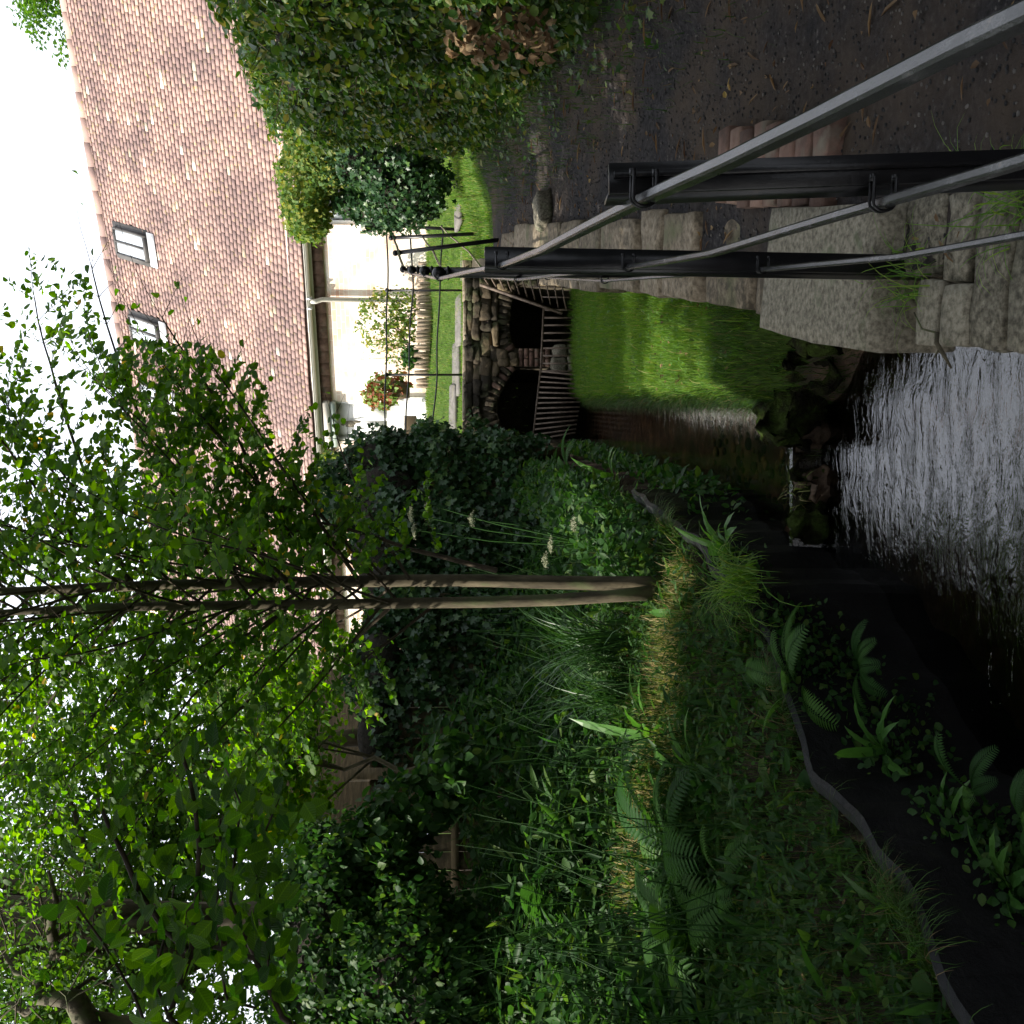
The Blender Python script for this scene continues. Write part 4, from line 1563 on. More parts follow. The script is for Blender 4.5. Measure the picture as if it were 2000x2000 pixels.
for r0, r1 in zip(rows[:-1], rows[1:]):
    for k in (2, 3):
        up_ = Vector((0, 0, 0.004)); ou = (r0[2] - r0[4]).normalized() * 0.004
        mb.poly([r0[k] + up_ + ou * (k == 2), r1[k] + up_ + ou * (k == 2), r1[k + 1] + up_, r0[k + 1] + up_])
mb.build('rim', M['rim'], edg, smooth=True)

# ------------------------------------------------------------------ board fence on the left
F0, F1 = Vector((0.62, 11.3, 0)), Vector((-7.2, 6.9, 0))
FD = (F1 - F0).normalized()
FL = (F1 - F0).length
FN = Vector((FD.y, -FD.x, 0))
if FN.y > 0:
    FN = -FN
fence = thing('board_fence', 'dark timber board fence behind the left bank undergrowth', 'fence', tuple(F0 + Vector((0, 0, 0.5))))
FTOP = 2.18
nbay = 5
bay = FL / nbay
s = 0
bay_edges = [0.0]
spost = 0.392 * FL
bay_edges = [0.0, spost / 2, spost, spost + 1.55, spost + 3.1, spost + 4.6, FL]
for i, s in enumerate(bay_edges):
    p = F0 + FD * s
    b = MB(); b.cur = random.random()
    b.box(p - FD * 0.05 - FN * 0.0 + Vector((0, 0, 0.1)), FD * 0.1, FN * 0.10, Vector((0, 0, FTOP + (0.18 if i == 2 else 0.04) - 0.1)))
    b.build('fence_post', M['fence'], fence)
for s0, s1 in zip(bay_edges[:-1], bay_edges[1:]):
    nbd = max(3, int((s1 - s0 - 0.1) / 0.15))
    w = (s1 - s0 - 0.1) / nbd
    for k in range(nbd):
        p = F0 + FD * (s0 + 0.05 + k * w)
        b = MB(); b.cur = random.random()
        b.box(p + FD * 0.003 - FN * (0.01 + 0.008 * (k % 2)) + Vector((0, 0, 0.25)), FD * (w - 0.006), FN * 0.018, Vector((0, 0, FTOP - 0.06 - 0.25 + random.uniform(-.01, .01))))
        b.build('fence_board', M['fence'], fence)
    for zr in (0.6, 1.35, FTOP - 0.1):
        b = MB(); b.cur = random.random()
        b.box(F0 + FD * (s0 + 0.052) + FN * 0.012 + Vector((0, 0, zr)), FD * (s1 - s0 - 0.104), FN * 0.045, Vector((0, 0, 0.07)))
        b.build('fence_rail', M['fence'], fence)
    b = MB(); b.cur = 0.4
    b.box(F0 + FD * (s0 + 0.053) - FN * 0.03 + Vector((0, 0, FTOP - 0.045)), FD * (s1 - s0 - 0.106), FN * 0.07, Vector((0, 0, 0.03)))
    b.build('fence_cap', M['fence'], fence)


# ================================================================== vegetation
def norm(a):
    return a / np.maximum(np.linalg.norm(a, axis=1, keepdims=True), 1e-9)


def unit(n):
    return norm(rng.normal(size=(n, 3)))


# leaf outlines: (across, along, lift) and faces
T_HEART = (np.array([(0, 0, 0), (.34, .06, .05), (.5, .36, .09), (.3, .76, .05), (0, 1, -.06), (-.3, .76, .05), (-.5, .36, .09), (-.34, .06, .05), (0, .45, -.02)]),
           [(0, 1, 2, 8), (8, 2, 3, 4), (8, 4, 5, 6), (0, 8, 6, 7)])
T_LEAF = (np.array([(0, 0, 0), (.26, .22, .06), (.33, .5, .08), (.2, .8, .04), (0, 1, -.05), (-.2, .8, .04), (-.33, .5, .08), (-.26, .22, .06), (0, .5, 0)]),
          [(0, 1, 2, 8), (8, 2, 3, 4), (8, 4, 5, 6), (0, 8, 6, 7)])
T_SMALL = (np.array([(0, 0, 0), (.32, .45, .07), (0, 1, -.03), (-.32, .45, .07)]), [(0, 1, 2), (0, 2, 3)])
T_IVY = (np.array([(0, 0.1, 0), (.45, 0, .03), (.33, .35, .05), (.5, .55, 0), (.2, .62, .05), (0, 1, -.04), (-.2, .62, .05), (-.5, .55, 0), (-.33, .35, .05), (-.45, 0, .03)]),
         [(0, 1, 2, 3), (0, 3, 4, 5), (0, 5, 6, 7), (0, 7, 8, 9)])
T_LANCE = (np.array([(0, 0, 0), (.11, .2, .02), (.09, .6, .03), (0, 1, -.06), (-.09, .6, .03), (-.11, .2, .02)]), [(0, 1, 2, 3), (0, 3, 4, 5)])
T_CURL = (np.array([(0, 0, 0), (.3, .25, .2), (.22, .65, .25), (0, 1, .2), (-.22, .65, .3), (-.3, .25, .15), (0, .5, 0)]), [(0, 1, 2, 6), (6, 2, 3), (6, 3, 4), (0, 6, 4, 5)])


def leaves(tmpl, pos, along, nrm, size, rnd=None, widen=1.0):
    """returns verts, faces_flat, counts, rnd for many leaves"""
    tv, tf = tmpl
    n, k = len(pos), len(tv)
    along = norm(along)
    side = norm(np.cross(along, nrm))
    up = np.cross(side, along)
    size = np.broadcast_to(np.asarray(size, float).reshape(-1, 1, 1), (n, 1, 1)) if np.ndim(size) else np.full((n, 1, 1), size)
    v = pos[:, None, :] + size * (tv[None, :, 0:1] * widen * side[:, None, :] + tv[None, :, 1:2] * along[:, None, :] + tv[None, :, 2:3] * up[:, None, :])
    flat = np.concatenate([np.array(f) for f in tf])
    cnt = np.array([len(f) for f in tf])
    F = (flat[None, :] + (np.arange(n) * k)[:, None]).ravel()
    if rnd is None:
        rnd = rng.random(n)
    return v.reshape(-1, 3), F, np.tile(cnt, n), np.repeat(rnd, k)


class LB:
    """joins several leaf batches"""
    def __init__(s):
        s.v = []; s.f = []; s.c = []; s.r = []; s.n = 0

    def add(s, b):
        v, f, c, r = b
        s.v.append(v); s.f.append(f + s.n); s.c.append(c); s.r.append(r)
        s.n += len(v)

    def build(s, name, mat, parent=None):
        me = np_mesh(name, np.concatenate(s.v), np.concatenate(s.f), np.concatenate(s.c), np.concatenate(s.r))
        return add_mesh(name, me, mat, parent)


def blades(pos, h, w, lean, bend, rnd=None, seg=3, az=None):
    """curved tapering grass blades"""
    n = len(pos)
    az = rng.random(n) * 2 * math.pi if az is None else az
    dirx = np.stack((np.cos(az), np.sin(az), np.zeros(n)), 1)
    sidev = np.stack((-np.sin(az), np.cos(az), np.zeros(n)), 1)
    h = np.broadcast_to(h, (n,)); w = np.broadcast_to(w, (n,))
    lean = np.broadcast_to(lean, (n,)); bend = np.broadcast_to(bend, (n,))
    pts = []
    p = pos.copy()
    ang = lean.copy()
    L = h / seg
    rows = [p]
    for i in range(seg):
        p = p + dirx * (np.sin(ang) * L)[:, None] + np.array([0, 0, 1.0]) * (np.cos(ang) * L)[:, None]
        rows.append(p)
        ang = ang + bend / seg * (1 + i * 0.5)
    verts = []
    for i in range(seg):
        ww = (w * (1 - 0.75 * i / seg))[:, None] * 0.5
        verts += [rows[i] - sidev * ww, rows[i] + sidev * ww]
    verts.append(rows[seg])
    V = np.stack(verts, 1).reshape(-1, 3)
    k = 2 * seg + 1
    flat = []; cnt = []
    for i in range(seg - 1):
        flat += [2 * i, 2 * i + 1, 2 * i + 3, 2 * i + 2]; cnt.append(4)
    flat += [2 * seg - 2, 2 * seg - 1, 2 * seg]; cnt.append(3)
    F = (np.array(flat)[None, :] + (np.arange(n) * k)[:, None]).ravel()
    if rnd is None:
        rnd = rng.random(n)
    return V, F, np.tile(np.array(cnt), n), np.repeat(rnd, k)


def terr(x, y):
    return terrain(x, y)[0]


# ------------------------------------------------------------------ tree with two stems
def spray_tree(name, label, base, stems, branch_specs, leaf_size, leaf_mat, tmpl, leaf_gap=0.04, twig_len=(0.25, 0.6), droop=0.15, seed=1, prune=None):
    rs = np.random.default_rng(seed)
    t = thing(name, label, 'tree', tuple(base))
    for pts, rad in stems:
        mb = MB()
        mb.tube(pts, rad, n=12, caps=True)
        mb.build('trunk', M['bark'], t, smooth=True)
    br_ = MB()
    LP, LA, LN = [], [], []

    def add_twig(p, d, L):
        n = max(3, int(L / 0.07))
        pts = [p]
        dd = Vector(d)
        for i in range(n):
            dd = (dd + Vector((rs.normal() * .08, rs.normal() * .08, -droop * 0.25 + rs.normal() * .05))).normalized()
            pts.append(pts[-1] + dd * (L / n))
        br_.tube(pts, [0.0028 * (1 - 0.7 * i / n) for i in range(n + 1)], n=4, caps=False)
        s = 0.03
        sgn = 1
        tot = L
        while s < tot:
            f = s / tot * n
            i = min(int(f), n - 1)
            q = pts[i].lerp(pts[i + 1], f - i)
            ax = (pts[i + 1] - pts[i]).normalized()
            hz = ax.cross(Vector((0, 0, 1)))
            if hz.length < 1e-3:
                hz = Vector((1, 0, 0))
            hz.normalize()
            for sg in ((sgn,) if rs.random() < 0.25 else (1, -1)):
                al = (hz * sg * 0.9 + ax * 0.35 + Vector((rs.normal() * .25, rs.normal() * .25, -0.35 + rs.normal() * .3)))
                LP.append(q + al.normalized() * 0.022); LA.append(al)
                LN.append(Vector((rs.normal() * .5, rs.normal() * .5 - 0.7, 0.55)))
            sgn = -sgn
            s += leaf_gap * rs.uniform(0.8, 1.3)

    for (p0, d0, L, r0) in branch_specs:
        n = max(5, int(L / 0.16))
        pts = [Vector(p0)]
        dd = Vector(d0).normalized()
        for i in range(n):
            out = Vector((dd.x, dd.y, 0))
            dd = (dd + out * 0.02 + Vector((rs.normal() * .05, rs.normal() * .05, rs.normal() * .04 - 0.012))).normalized()
            pts.append(pts[-1] + dd * (L / n))
        br_.tube(pts, [r0 * (1 - 0.8 * i / n) + 0.0015 for i in range(n + 1)], n=6, caps=False)
        az = rs.random() * 6.28
        for i in range(2, n + 1):
            for _ in range(2 if rs.random() < 0.75 else 1):
                az += 2.4 + rs.normal() * .4
                ax = (pts[i] - pts[i - 1]).normalized()
                o1 = ax.orthogonal().normalized()
                o2 = ax.cross(o1)
                d = ax * 0.75 + (o1 * math.cos(az) + o2 * math.sin(az)) * 0.8
                d.z -= droop
                add_twig(pts[i], d.normalized(), rs.uniform(*twig_len) * (1 - 0.35 * i / n))
        add_twig(pts[-1], dd, twig_len[1])
    br_.build('branches', M['twig'], t)
    lb = LB()
    pos = np.array([tuple(p) for p in LP])
    LA = np.array([tuple(a) for a in LA]); LN = norm(np.array([tuple(a) for a in LN]))
    if prune is not None:
        k = prune(pos, rs)
        pos, LA, LN = pos[k], LA[k], LN[k]
    lb.add(leaves(tmpl, pos, LA, LN, rs.uniform(0.7, 1.2, len(pos)) * leaf_size))
    lb.build('crown', leaf_mat, t)
    return t, len(pos)


tb = W(861, 1290, 6.16)
tb.z = tz(tb.x, tb.y) - 0.05
d0 = 6.16


def stem_pts(pix, d):
    return [W(u, v, d) for u, v in pix]


s1 = stem_pts([(858, 1292), (860, 1230), (862, 1100), (866, 950), (866, 800), (864, 640), (860, 480), (858, 330), (853, 200), (846, 60), (842, -100), (850, -400), (860, -800)], 6.16)
r1 = [0.056, 0.046, 0.042, 0.039, 0.037, 0.035, 0.033, 0.031, 0.029, 0.026, 0.022, 0.016, 0.006]
s2 = stem_pts([(842, 1272), (836, 1200), (828, 1080), (824, 950), (822, 800), (820, 640), (818, 480), (816, 330), (814, 200), (806, 60), (798, -100), (780, -400), (770, -800)], 6.05)
r2 = [0.046, 0.038, 0.036, 0.034, 0.032, 0.030, 0.028, 0.026, 0.024, 0.021, 0.018, 0.013, 0.005]


def on_stem(st, z):
    for a, b_ in zip(st[:-1], st[1:]):
        if a.z <= z <= b_.z:
            return a.lerp(b_, (z - a.z) / (b_.z - a.z))
    return st[-1]


specs = []
rs = np.random.default_rng(11)
# limbs read off the photograph: start on a stem, end point
for (st, ua, va, ub, vb, db, r0) in (
        (s1, 886, 970, 985, 600, 6.0, 0.016), (s1, 868, 530, 930, 395, 6.3, 0.014), (s1, 866, 335, 925, 120, 6.0, 0.013), (s1, 868, 560, 1110, 240, 5.7, 0.012),
        (s1, 868, 620, 1240, 330, 5.9, 0.012), (s1, 868, 700, 1180, 480, 5.5, 0.012), (s2, 812, 390, 640, 60, 6.2, 0.013), (s2, 812, 560, 600, 330, 5.8, 0.012),
        (s2, 812, 760, 640, 560, 6.3, 0.012), (s1, 868, 430, 1330, 200, 6.2, 0.012), (s1, 866, 250, 1300, 20, 6.4, 0.012), (s2, 812, 250, 560, -40, 6.6, 0.012),
        (s1, 868, 800, 1120, 640, 6.6, 0.010), (s2, 812, 840, 700, 700, 5.7, 0.010)):
    a = W(ua, va, 6.12)
    b = W(ub, vb, db)
    specs.append((a, b - a, (b - a).length * 1.25, r0))
for i in range(112):
    st = s1 if i % 2 else s2
    z = 1.75 + 4.4 * (i / 112) ** 1.15
    p = on_stem(st, z)
    az = i * 2.399 + rs.normal() * .3
    el = R(rs.uniform(32, 58))
    L = (1.9 - 0.14 * max(0, z - 2.4)) * rs.uniform(0.75, 1.15)
    cx = math.cos(az)
    if cx < -0.2:
        L *= 0.85
    specs.append((p, Vector((cx * math.cos(el), math.sin(az) * math.cos(el), math.sin(el))), max(0.5, L), 0.0075))
def prune_katsura(pos, rs):
    # the stems stand clear of leaves on the stream side, and the sprays stop short of the door
    yy_, zz_ = pos[:, 1], pos[:, 2]
    nearer = yy_ < 6.15
    x1_ = np.interp(zz_, [p.z for p in s1], [p.x for p in s1])
    x2_ = np.interp(zz_, [p.z for p in s2], [p.x for p in s2])
    sc = yy_ / 6.1
    close = ((np.abs(pos[:, 0] / sc - x1_) < 0.07) | (np.abs(pos[:, 0] / sc - x2_) < 0.06)) & nearer & (zz_ < 4.6)
    low = (pos[:, 0] > 0.28) & (zz_ < 2.2)
    dc = yy_ * cp - (zz_ - EYE) * sp
    Up = 1000 + FPX * pos[:, 0] / dc
    Vp = 1000 + FPX * (-yy_ * sp - (zz_ - EYE) * cp) / dc
    low2 = ((pos[:, 0] > 0.9) & (zz_ < 2.6)) | ((Up > np.interp(Vp, [0, 150, 230, 330, 450, 620], [1530, 1480, 1345, 1325, 1320, 1190])) & (rs.random(len(pos)) < .95))
    return ~((close & (rs.random(len(pos)) < 0.93)) | (low & (rs.random(len(pos)) < .9)) | low2)


spray_tree('katsura_tree', 'slender twin stemmed tree with small heart shaped leaves on the left bank', tb, [(s1, r1), (s2, r2)], specs, 0.044, M['katsura'], T_HEART, leaf_gap=0.0225, seed=5, prune=prune_katsura)


# ------------------------------------------------------------------ generic leaf masses
def cloud_points(n, c, r, shell=0.55):
    d = unit(n)
    rad = shell + (1 - shell) * rng.random(n) ** 0.6
    return np.asarray(c) + d * rad[:, None] * np.asarray(r), d


def clumpy(n, c, r, nclump, cr):
    """points gathered in clumps spread through an ellipsoid"""
    d = unit(nclump)
    cc = np.asarray(c) + d * (rng.random(nclump) ** 0.42)[:, None] * np.asarray(r)
    idx = rng.integers(0, nclump, n)
    off = unit(n) * (rng.random(n) ** 0.5)[:, None] * cr
    return cc[idx] + off * np.array([1, 1, 0.6]), cc


def leafy_tree(name, label, base, top, trunk_r, crown_c, crown_r, n, nclump, cr, size, mat, tmpl=T_SMALL, limbs=9):
    t = thing(name, label, 'tree', tuple(base))
    mb = MB()
    base, top = Vector(base), Vector(top)
    pts = [base.lerp(top, i / 6) + Vector((random.uniform(-.06, .06), random.uniform(-.06, .06), 0)) * (1 if 0 < i else 0) for i in range(7)]
    mb.tube(pts, [trunk_r * (1 - 0.1 * i) for i in range(7)], n=10)
    P, cc = clumpy(n, crown_c, crown_r, nclump, cr)
    for i in range(limbs):
        tgt = Vector(cc[i])
        st = pts[3 + i % 4]
        mid = st.lerp(tgt, 0.5) + Vector((random.uniform(-.2, .2), random.uniform(-.2, .2), 0.25))
        mb.tube([st, mid, tgt], [trunk_r * .45, trunk_r * .28, trunk_r * .08], n=6)
    mb.build('trunk', M['bark'], t, smooth=True)
    lb = LB()
    lb.add(leaves(tmpl, P, unit(n) * np.array([1, 1, .6]) + np.array([0, 0, -.25]), norm(rng.normal(size=(n, 3)) * 0.7 + np.array([0, 0, 1])), rng.uniform(.7, 1.2, n) * size))
    lb.build('crown', mat, t)
    return t


def box_hedge_points(A, B, h, th, n, bulge=0.12, z0=0.0, top_round=0.25):
    """points on front, top and ends of a clipped hedge running A->B (front on the left of travel)"""
    A, B = Vector(A), Vector(B)
    d = (B - A)
    L = d.length
    u = d / L
    nrm = Vector((-u.y, u.x, 0))
    P, NN = [], []
    for i in range(n):
        s = rng.random()
        w = rng.random()
        if w < 0.66:
            f = rng.random()
            q = A + d * s
            z = f * h
            inset = top_round * max(0, (f - 0.8) / 0.2) ** 2
            wob = bulge * mnoise.noise(Vector((s * L * 1.3, z * 1.5, 3.1))) + 0.11 * mnoise.noise(Vector((s * L * 4, z * 4, 1.7))) + (0.16 * rng.random() if rng.random() < .05 else 0)
            p = q + nrm * (wob - inset - abs(rng.normal()) * 0.06)
            p.z += z + z0
            nn = nrm + Vector((0, 0, 0.25))
        elif w < 0.88:
            q = A + d * s - nrm * (th * rng.random())
            p = q + Vector((0, 0, h + z0 + 0.10 * mnoise.noise(Vector((q.x * 2, q.y * 2, 0))) + rng.random() * 0.1))
            nn = Vector((0, 0, 1)) + nrm * 0.3
        else:
            f = rng.random()
            q = B - nrm * (th * rng.random()) + u * (rng.normal() * 0.05 + 0.1 * mnoise.noise(Vector((f * 4, 2, 1))))
            p = q + Vector((0, 0, f * h + z0))
            nn = u + Vector((0, 0, 0.2))
        P.append(tuple(p)); NN.append(tuple(nn))
    return np.array(P), np.array(NN)


def hedge(name, label, A, B, h, th, n, size, mat, tmpl, ramp_z=(0, 0), core=True, bulge=0.15, extra=None):
    t = thing(name, label, 'hedge', tuple(Vector(A).lerp(Vector(B), .5)))
    A, B = Vector(A), Vector(B)
    P, NN = box_hedge_points(A, B, h, th, n, bulge)
    nr = norm(NN + rng.normal(size=NN.shape) * 0.55)
    al = unit(len(P)) * np.array([1, 1, 0.7]) + np.array([0, 0, -0.45])
    lb = LB()
    lb.add(leaves(tmpl, P, al, nr, (0.45 + rng.random(len(P)) ** 1.6 * 1.0) * size))
    lb.build('foliage', mat, t)
    d = (B - A); L = d.length; u = d / L; nrm = Vector((-u.y, u.x, 0))
    # dark twiggy inside
    mb = MB()
    nu, nz = int(L / 0.2) + 2, int(h / 0.2) + 2

    def g(i, j, back):
        s, f = i / (nu - 1), j / (nz - 1)
        q = A + d * s
        off = (-th if back else -0.10) + 0.08 * mnoise.noise(Vector((s * L * 2, f * h * 2, 5 + back)))
        q = q + nrm * off
        q.z += f * (h - 0.22) - 0.1 * (1 - f)
        q += -u * (0.10 * (1 if i == nu - 1 else 0))
        return q
    for i in range(nu - 1):
        for j in range(nz - 1):
            for back in (False, True):
                q = [g(i, j, back), g(i + 1, j, back), g(i + 1, j + 1, back), g(i, j + 1, back)]
                mb.poly(q if not back else q[::-1])
        mb.poly([g(i, nz - 1, False), g(i + 1, nz - 1, False), g(i + 1, nz - 1, True), g(i, nz - 1, True)])
    for i in (0, nu - 1):
        for j in range(nz - 1):
            mb.poly([g(i, j, False), g(i, j + 1, False), g(i, j + 1, True), g(i, j, True)])
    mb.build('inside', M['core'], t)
    # twigs poking through
    tw = MB()
    for i in range(int(L * 30)):
        s, f = random.random(), random.random()
        q = A + d * s + nrm * -0.12 + Vector((0, 0, f * h))
        e = q + nrm * random.uniform(0.1, 0.22) + Vector((random.uniform(-.2, .2), random.uniform(-.2, .2), random.uniform(-.15, .25)))
        tw.tube([q, q.lerp(e, .5) + Vector((0, 0, random.uniform(-.03, .03))), e], [0.005, 0.003, 0.001], n=4, caps=False)
    tag(tw.build('twigs', M['twig'], t), kind='stuff')
    return t


# near hedge along the right of the path, rising with it
hA = Vector((2.27, 2.2, 0.10)); hB = Vector((3.98, 11.2, 0.0))
hA.z, hB.z = 0.20, 1.02
hg = hedge('near_hedge', 'tall clipped mixed hedge along the right side of the path', hA, hB, 2.22, 1.5, 46000, 0.066, M['hedge'], T_LEAF)
# patch of withered brown leaves low on it
P = []
for i in range(170):
    c = W(random.uniform(1885, 1980), random.uniform(870, 1075), 6.1)
    P.append((c.x - 0.02 + random.uniform(-.04, .08), c.y + random.uniform(-.1, .1), c.z))
M['withered'] = leaf_mat('withered_leaf', [(0.0, (0.10, 0.065, 0.035)), (1.0, (0.26, 0.19, 0.11))], trans=0.2, rough=0.8)
lb = LB()
lb.add(leaves(T_CURL, np.array(P), unit(len(P)) + np.array([0, 0, -.8]), norm(rng.normal(size=(len(P), 3)) * .8 + np.array([-1, -.4, 0])), rng.uniform(.05, .09, len(P))))
o = lb.build('withered_leaves', M['withered'], hg)
tag(o, 'withered brown leaf bunch hanging in the hedge', kind='stuff')


def ivy_mass(name, label, cat, blobs, n, size, mat, tmpl=T_IVY, core=True, corek=0.8):
    t = thing(name, label, cat, tuple(blobs[0][0]))
    tot = sum(b[1][0] * b[1][2] + b[1][1] * b[1][2] for b in blobs)
    lb = LB()
    cm = MB()
    for c, r in blobs:
        k = int(n * (r[0] * r[2] + r[1] * r[2]) / tot)
        d = unit(k)
        wob = 1 + 0.20 * np.sin(d[:, 0] * 7 + c[0] * 3) * np.cos(d[:, 2] * 6) + 0.13 * np.sin(d[:, 0] * 17 + d[:, 1] * 9) * np.cos(d[:, 2] * 15 + c[1]) + rng.normal(size=k) * 0.07 + (rng.random(k) < .06) * rng.random(k) * .25
        P = np.asarray(c) + d * wob[:, None] * np.asarray(r)
        nr = norm(d + rng.normal(size=d.shape) * 0.45 + np.array([0, 0, .25]))
        al = rng.normal(size=d.shape) * 0.6 + np.array([0, 0, -0.8])
        lb.add(leaves(tmpl, P, al, nr, rng.uniform(.6, 1.3, k) * size))
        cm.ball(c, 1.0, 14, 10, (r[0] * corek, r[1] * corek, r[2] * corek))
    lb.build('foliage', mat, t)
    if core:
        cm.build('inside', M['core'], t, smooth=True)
    return t


def blob(U, V, d, ru, rv, ry):
    """ellipsoid seen at U,V with half sizes in picture units at depth d, ry deep"""
    c = W(U, V, d)
    return (tuple(c), (ru * d / FPX, ry, rv * d / FPX))


# ivy bush between the hedge end and the house
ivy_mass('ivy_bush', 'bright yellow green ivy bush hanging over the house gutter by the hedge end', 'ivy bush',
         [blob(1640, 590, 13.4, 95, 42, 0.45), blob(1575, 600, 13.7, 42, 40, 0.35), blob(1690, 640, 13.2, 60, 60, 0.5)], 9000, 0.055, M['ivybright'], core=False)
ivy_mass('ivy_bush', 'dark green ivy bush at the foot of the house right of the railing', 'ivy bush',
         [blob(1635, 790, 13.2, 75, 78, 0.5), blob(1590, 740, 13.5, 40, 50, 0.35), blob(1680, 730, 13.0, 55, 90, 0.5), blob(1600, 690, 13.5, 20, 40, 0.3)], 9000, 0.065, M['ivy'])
# shrub, flowers and perennials by the house wall
ivy_mass('rose_shrub', 'sparse yellow green rose shrub trained on the brick house wall', 'shrub',
         [blob(1375, 745, 16.9, 55, 45, 0.25), blob(1335, 780, 16.9, 50, 32, 0.25), blob(1400, 790, 16.9, 35, 30, 0.25)], 1500, 0.06, M['ivybright'], T_LEAF, core=False)
rose = [o_ for o_ in COL.objects if o_.name.startswith('rose_shrub')][0]
mb = MB()
for i in range(26):
    b0 = W(random.uniform(1300, 1410), 812, 16.95)
    e = W(random.uniform(1290, 1430), random.uniform(700, 780), 16.95)
    mb.tube([b0, b0.lerp(e, .5) + Vector((random.uniform(-.06, .06), 0, .04)), e], [0.008, 0.006, 0.003], n=4, caps=False)
mb.build('stems', M['twig'], rose)
ivy_mass('potted_plant', 'bright leafy plant low beside the log stakes', 'plant', [blob(1302, 800, 16.6, 18, 15, 0.15)], 350, 0.07, M['herb'], T_LEAF, core=False)
ivy_mass('flower_clump', 'clump of red and green foliage above the low white wall', 'flowers', [blob(1243, 757, 17.0, 24, 32, 0.25), blob(1225, 740, 17.0, 22, 30, 0.25)], 900, 0.085, M['flower'], T_LEAF, core=False)
mb = MB()
mb.tube([W(1238, 800, 17.0), W(1238, 770, 17.0), W(1238, 762, 17.0)], [0.13, 0.17, 0.17], n=12)
o = mb.build('flower_pot', M['pot'])
tag(o, 'brown pot under the red and green foliage clump', 'flower pot')
mb = MB()
c_ = W(1168, 797, 16.9)
mb.box(c_ + Vector((-.16, -.1, -.14)), (0.32, 0, 0), (0, 0.2, 0), (0, 0, 0.2))
o = mb.build('planter_box', M['pot'], bevel=0.01)
tag(o, 'small brown planter box on the white wall near the ivy', 'planter')
ivy_mass('climber', 'yellow green climber on the brick corner left of the white door', 'climbing plant', [blob(1112, 715, 16.9, 22, 26, 0.2), blob(1100, 640, 16.9, 16, 22, 0.2)], 700, 0.07, M['ivybright'], T_LEAF, core=False)

# ivy over the fence and at the bridge end
ivy_mass('bridge_ivy', 'dark ivy mound spilling over the left end of the bridge', 'ivy',
         [blob(1115, 860, 13.7, 50, 55, 0.4), blob(1095, 925, 13.4, 75, 55, 0.4), blob(1050, 880, 12.6, 60, 85, 0.4), blob(1150, 830, 14.3, 30, 28, 0.25)], 6500, 0.07, M['ivy'])
fi = thing('fence_ivy', 'dense dark ivy draped over the right half of the board fence', 'ivy', tuple(F0 + Vector((0, 0, 0.5))))
n = 15000
s = rng.random(n) ** 1.15 * spost * 1.12 - 0.2
f = rng.random(n)
topz = 2.30 + 0.45 * np.exp(-((s - 0.4) / 0.8) ** 2) + 0.18 * np.sin(s * 3.1)
botz = 0.35 + 0.6 * sm(s, spost * 0.7, spost) * (0.5 + 0.5 * np.sin(s * 9))
z = botz + (topz - botz) * f ** 0.8
keep = (s < spost * 0.80) | (rng.random(n) < 0.22)
dep = 0.16 + 0.14 * np.sin(s * 4.3 + z * 5) * np.cos(z * 4 - s * 2) + rng.normal(size=n) * 0.05
dep = np.where(z > FTOP, dep * (1 - 2 * rng.random(n)), dep)
P = np.array(tuple(F0)) + s[:, None] * np.array(tuple(FD)) + dep[:, None] * np.array(tuple(FN))
P[:, 2] = z
P = P[keep]
nr = norm(np.array(tuple(FN)) + rng.normal(size=P.shape) * .5 + np.array([0, 0, .3]))
lb = LB()
lb.add(leaves(T_IVY, P, rng.normal(size=P.shape) * .5 + np.array([0, 0, -.9]), nr, rng.uniform(.6, 1.3, len(P)) * 0.07))
lb.build('foliage', M['ivy'], fi)
cm = MB()
for k in range(9):
    q = F0 + FD * (0.1 + k * 0.38)
    cm.ball((q.x, q.y, 2.1), 1.0, 10, 8, (0.30, 0.16, 0.34 if k < 4 else 0.2))
cm.build('inside', M['core'], fi, smooth=True)

# ------------------------------------------------------------------ trees behind and beside
leafy_tree('garden_tree', 'leafy green tree behind the fence left of the house', W(560, 700, 11.5), W(560, 200, 11.5), 0.10, tuple(W(520, 330, 11.5)), (2.2, 1.2, 1.7), 14000, 170, 0.42, 0.085, M['treeleaf'], T_SMALL)
leafy_tree('garden_tree', 'tall backlit tree at the far left beyond the fence', W(150, 760, 10.5), W(150, 100, 10.5), 0.14, tuple(W(170, 190, 10.8)), (2.4, 1.4, 2.5), 42000, 380, 0.45, 0.066, M['treeleaf'], T_SMALL)
leafy_tree('far_tree', 'distant pale green tree showing above the right end of the roof ridge', W(2040, 300, 34), W(2040, 110, 34), 0.25, tuple(W(2030, 118, 34)), (2.2, 2.2, 1.5), 7000, 60, 0.7, 0.16, M['treeleaf'], T_SMALL)
leafy_tree('garden_tree', 'bright leafy young tree in front of the mossy shed roof', W(500, 900, 8.8), W(510, 560, 8.8), 0.028, tuple(W(520, 560, 8.9)), (1.0, 0.5, 0.50), 3000, 80, 0.26, 0.06, M['katsura'], T_HEART)
# dark shrub under them, in front of the fence on the left
ivy_mass('dark_shrub', 'very dark dense shrub against the left end of the fence', 'shrub', [blob(150, 640, 7.3, 230, 110, 0.4), blob(250, 720, 7.9, 130, 90, 0.4), blob(90, 800, 7.0, 200, 130, 0.4)], 22000, 0.055, M['herb'], T_LEAF, corek=0.72)

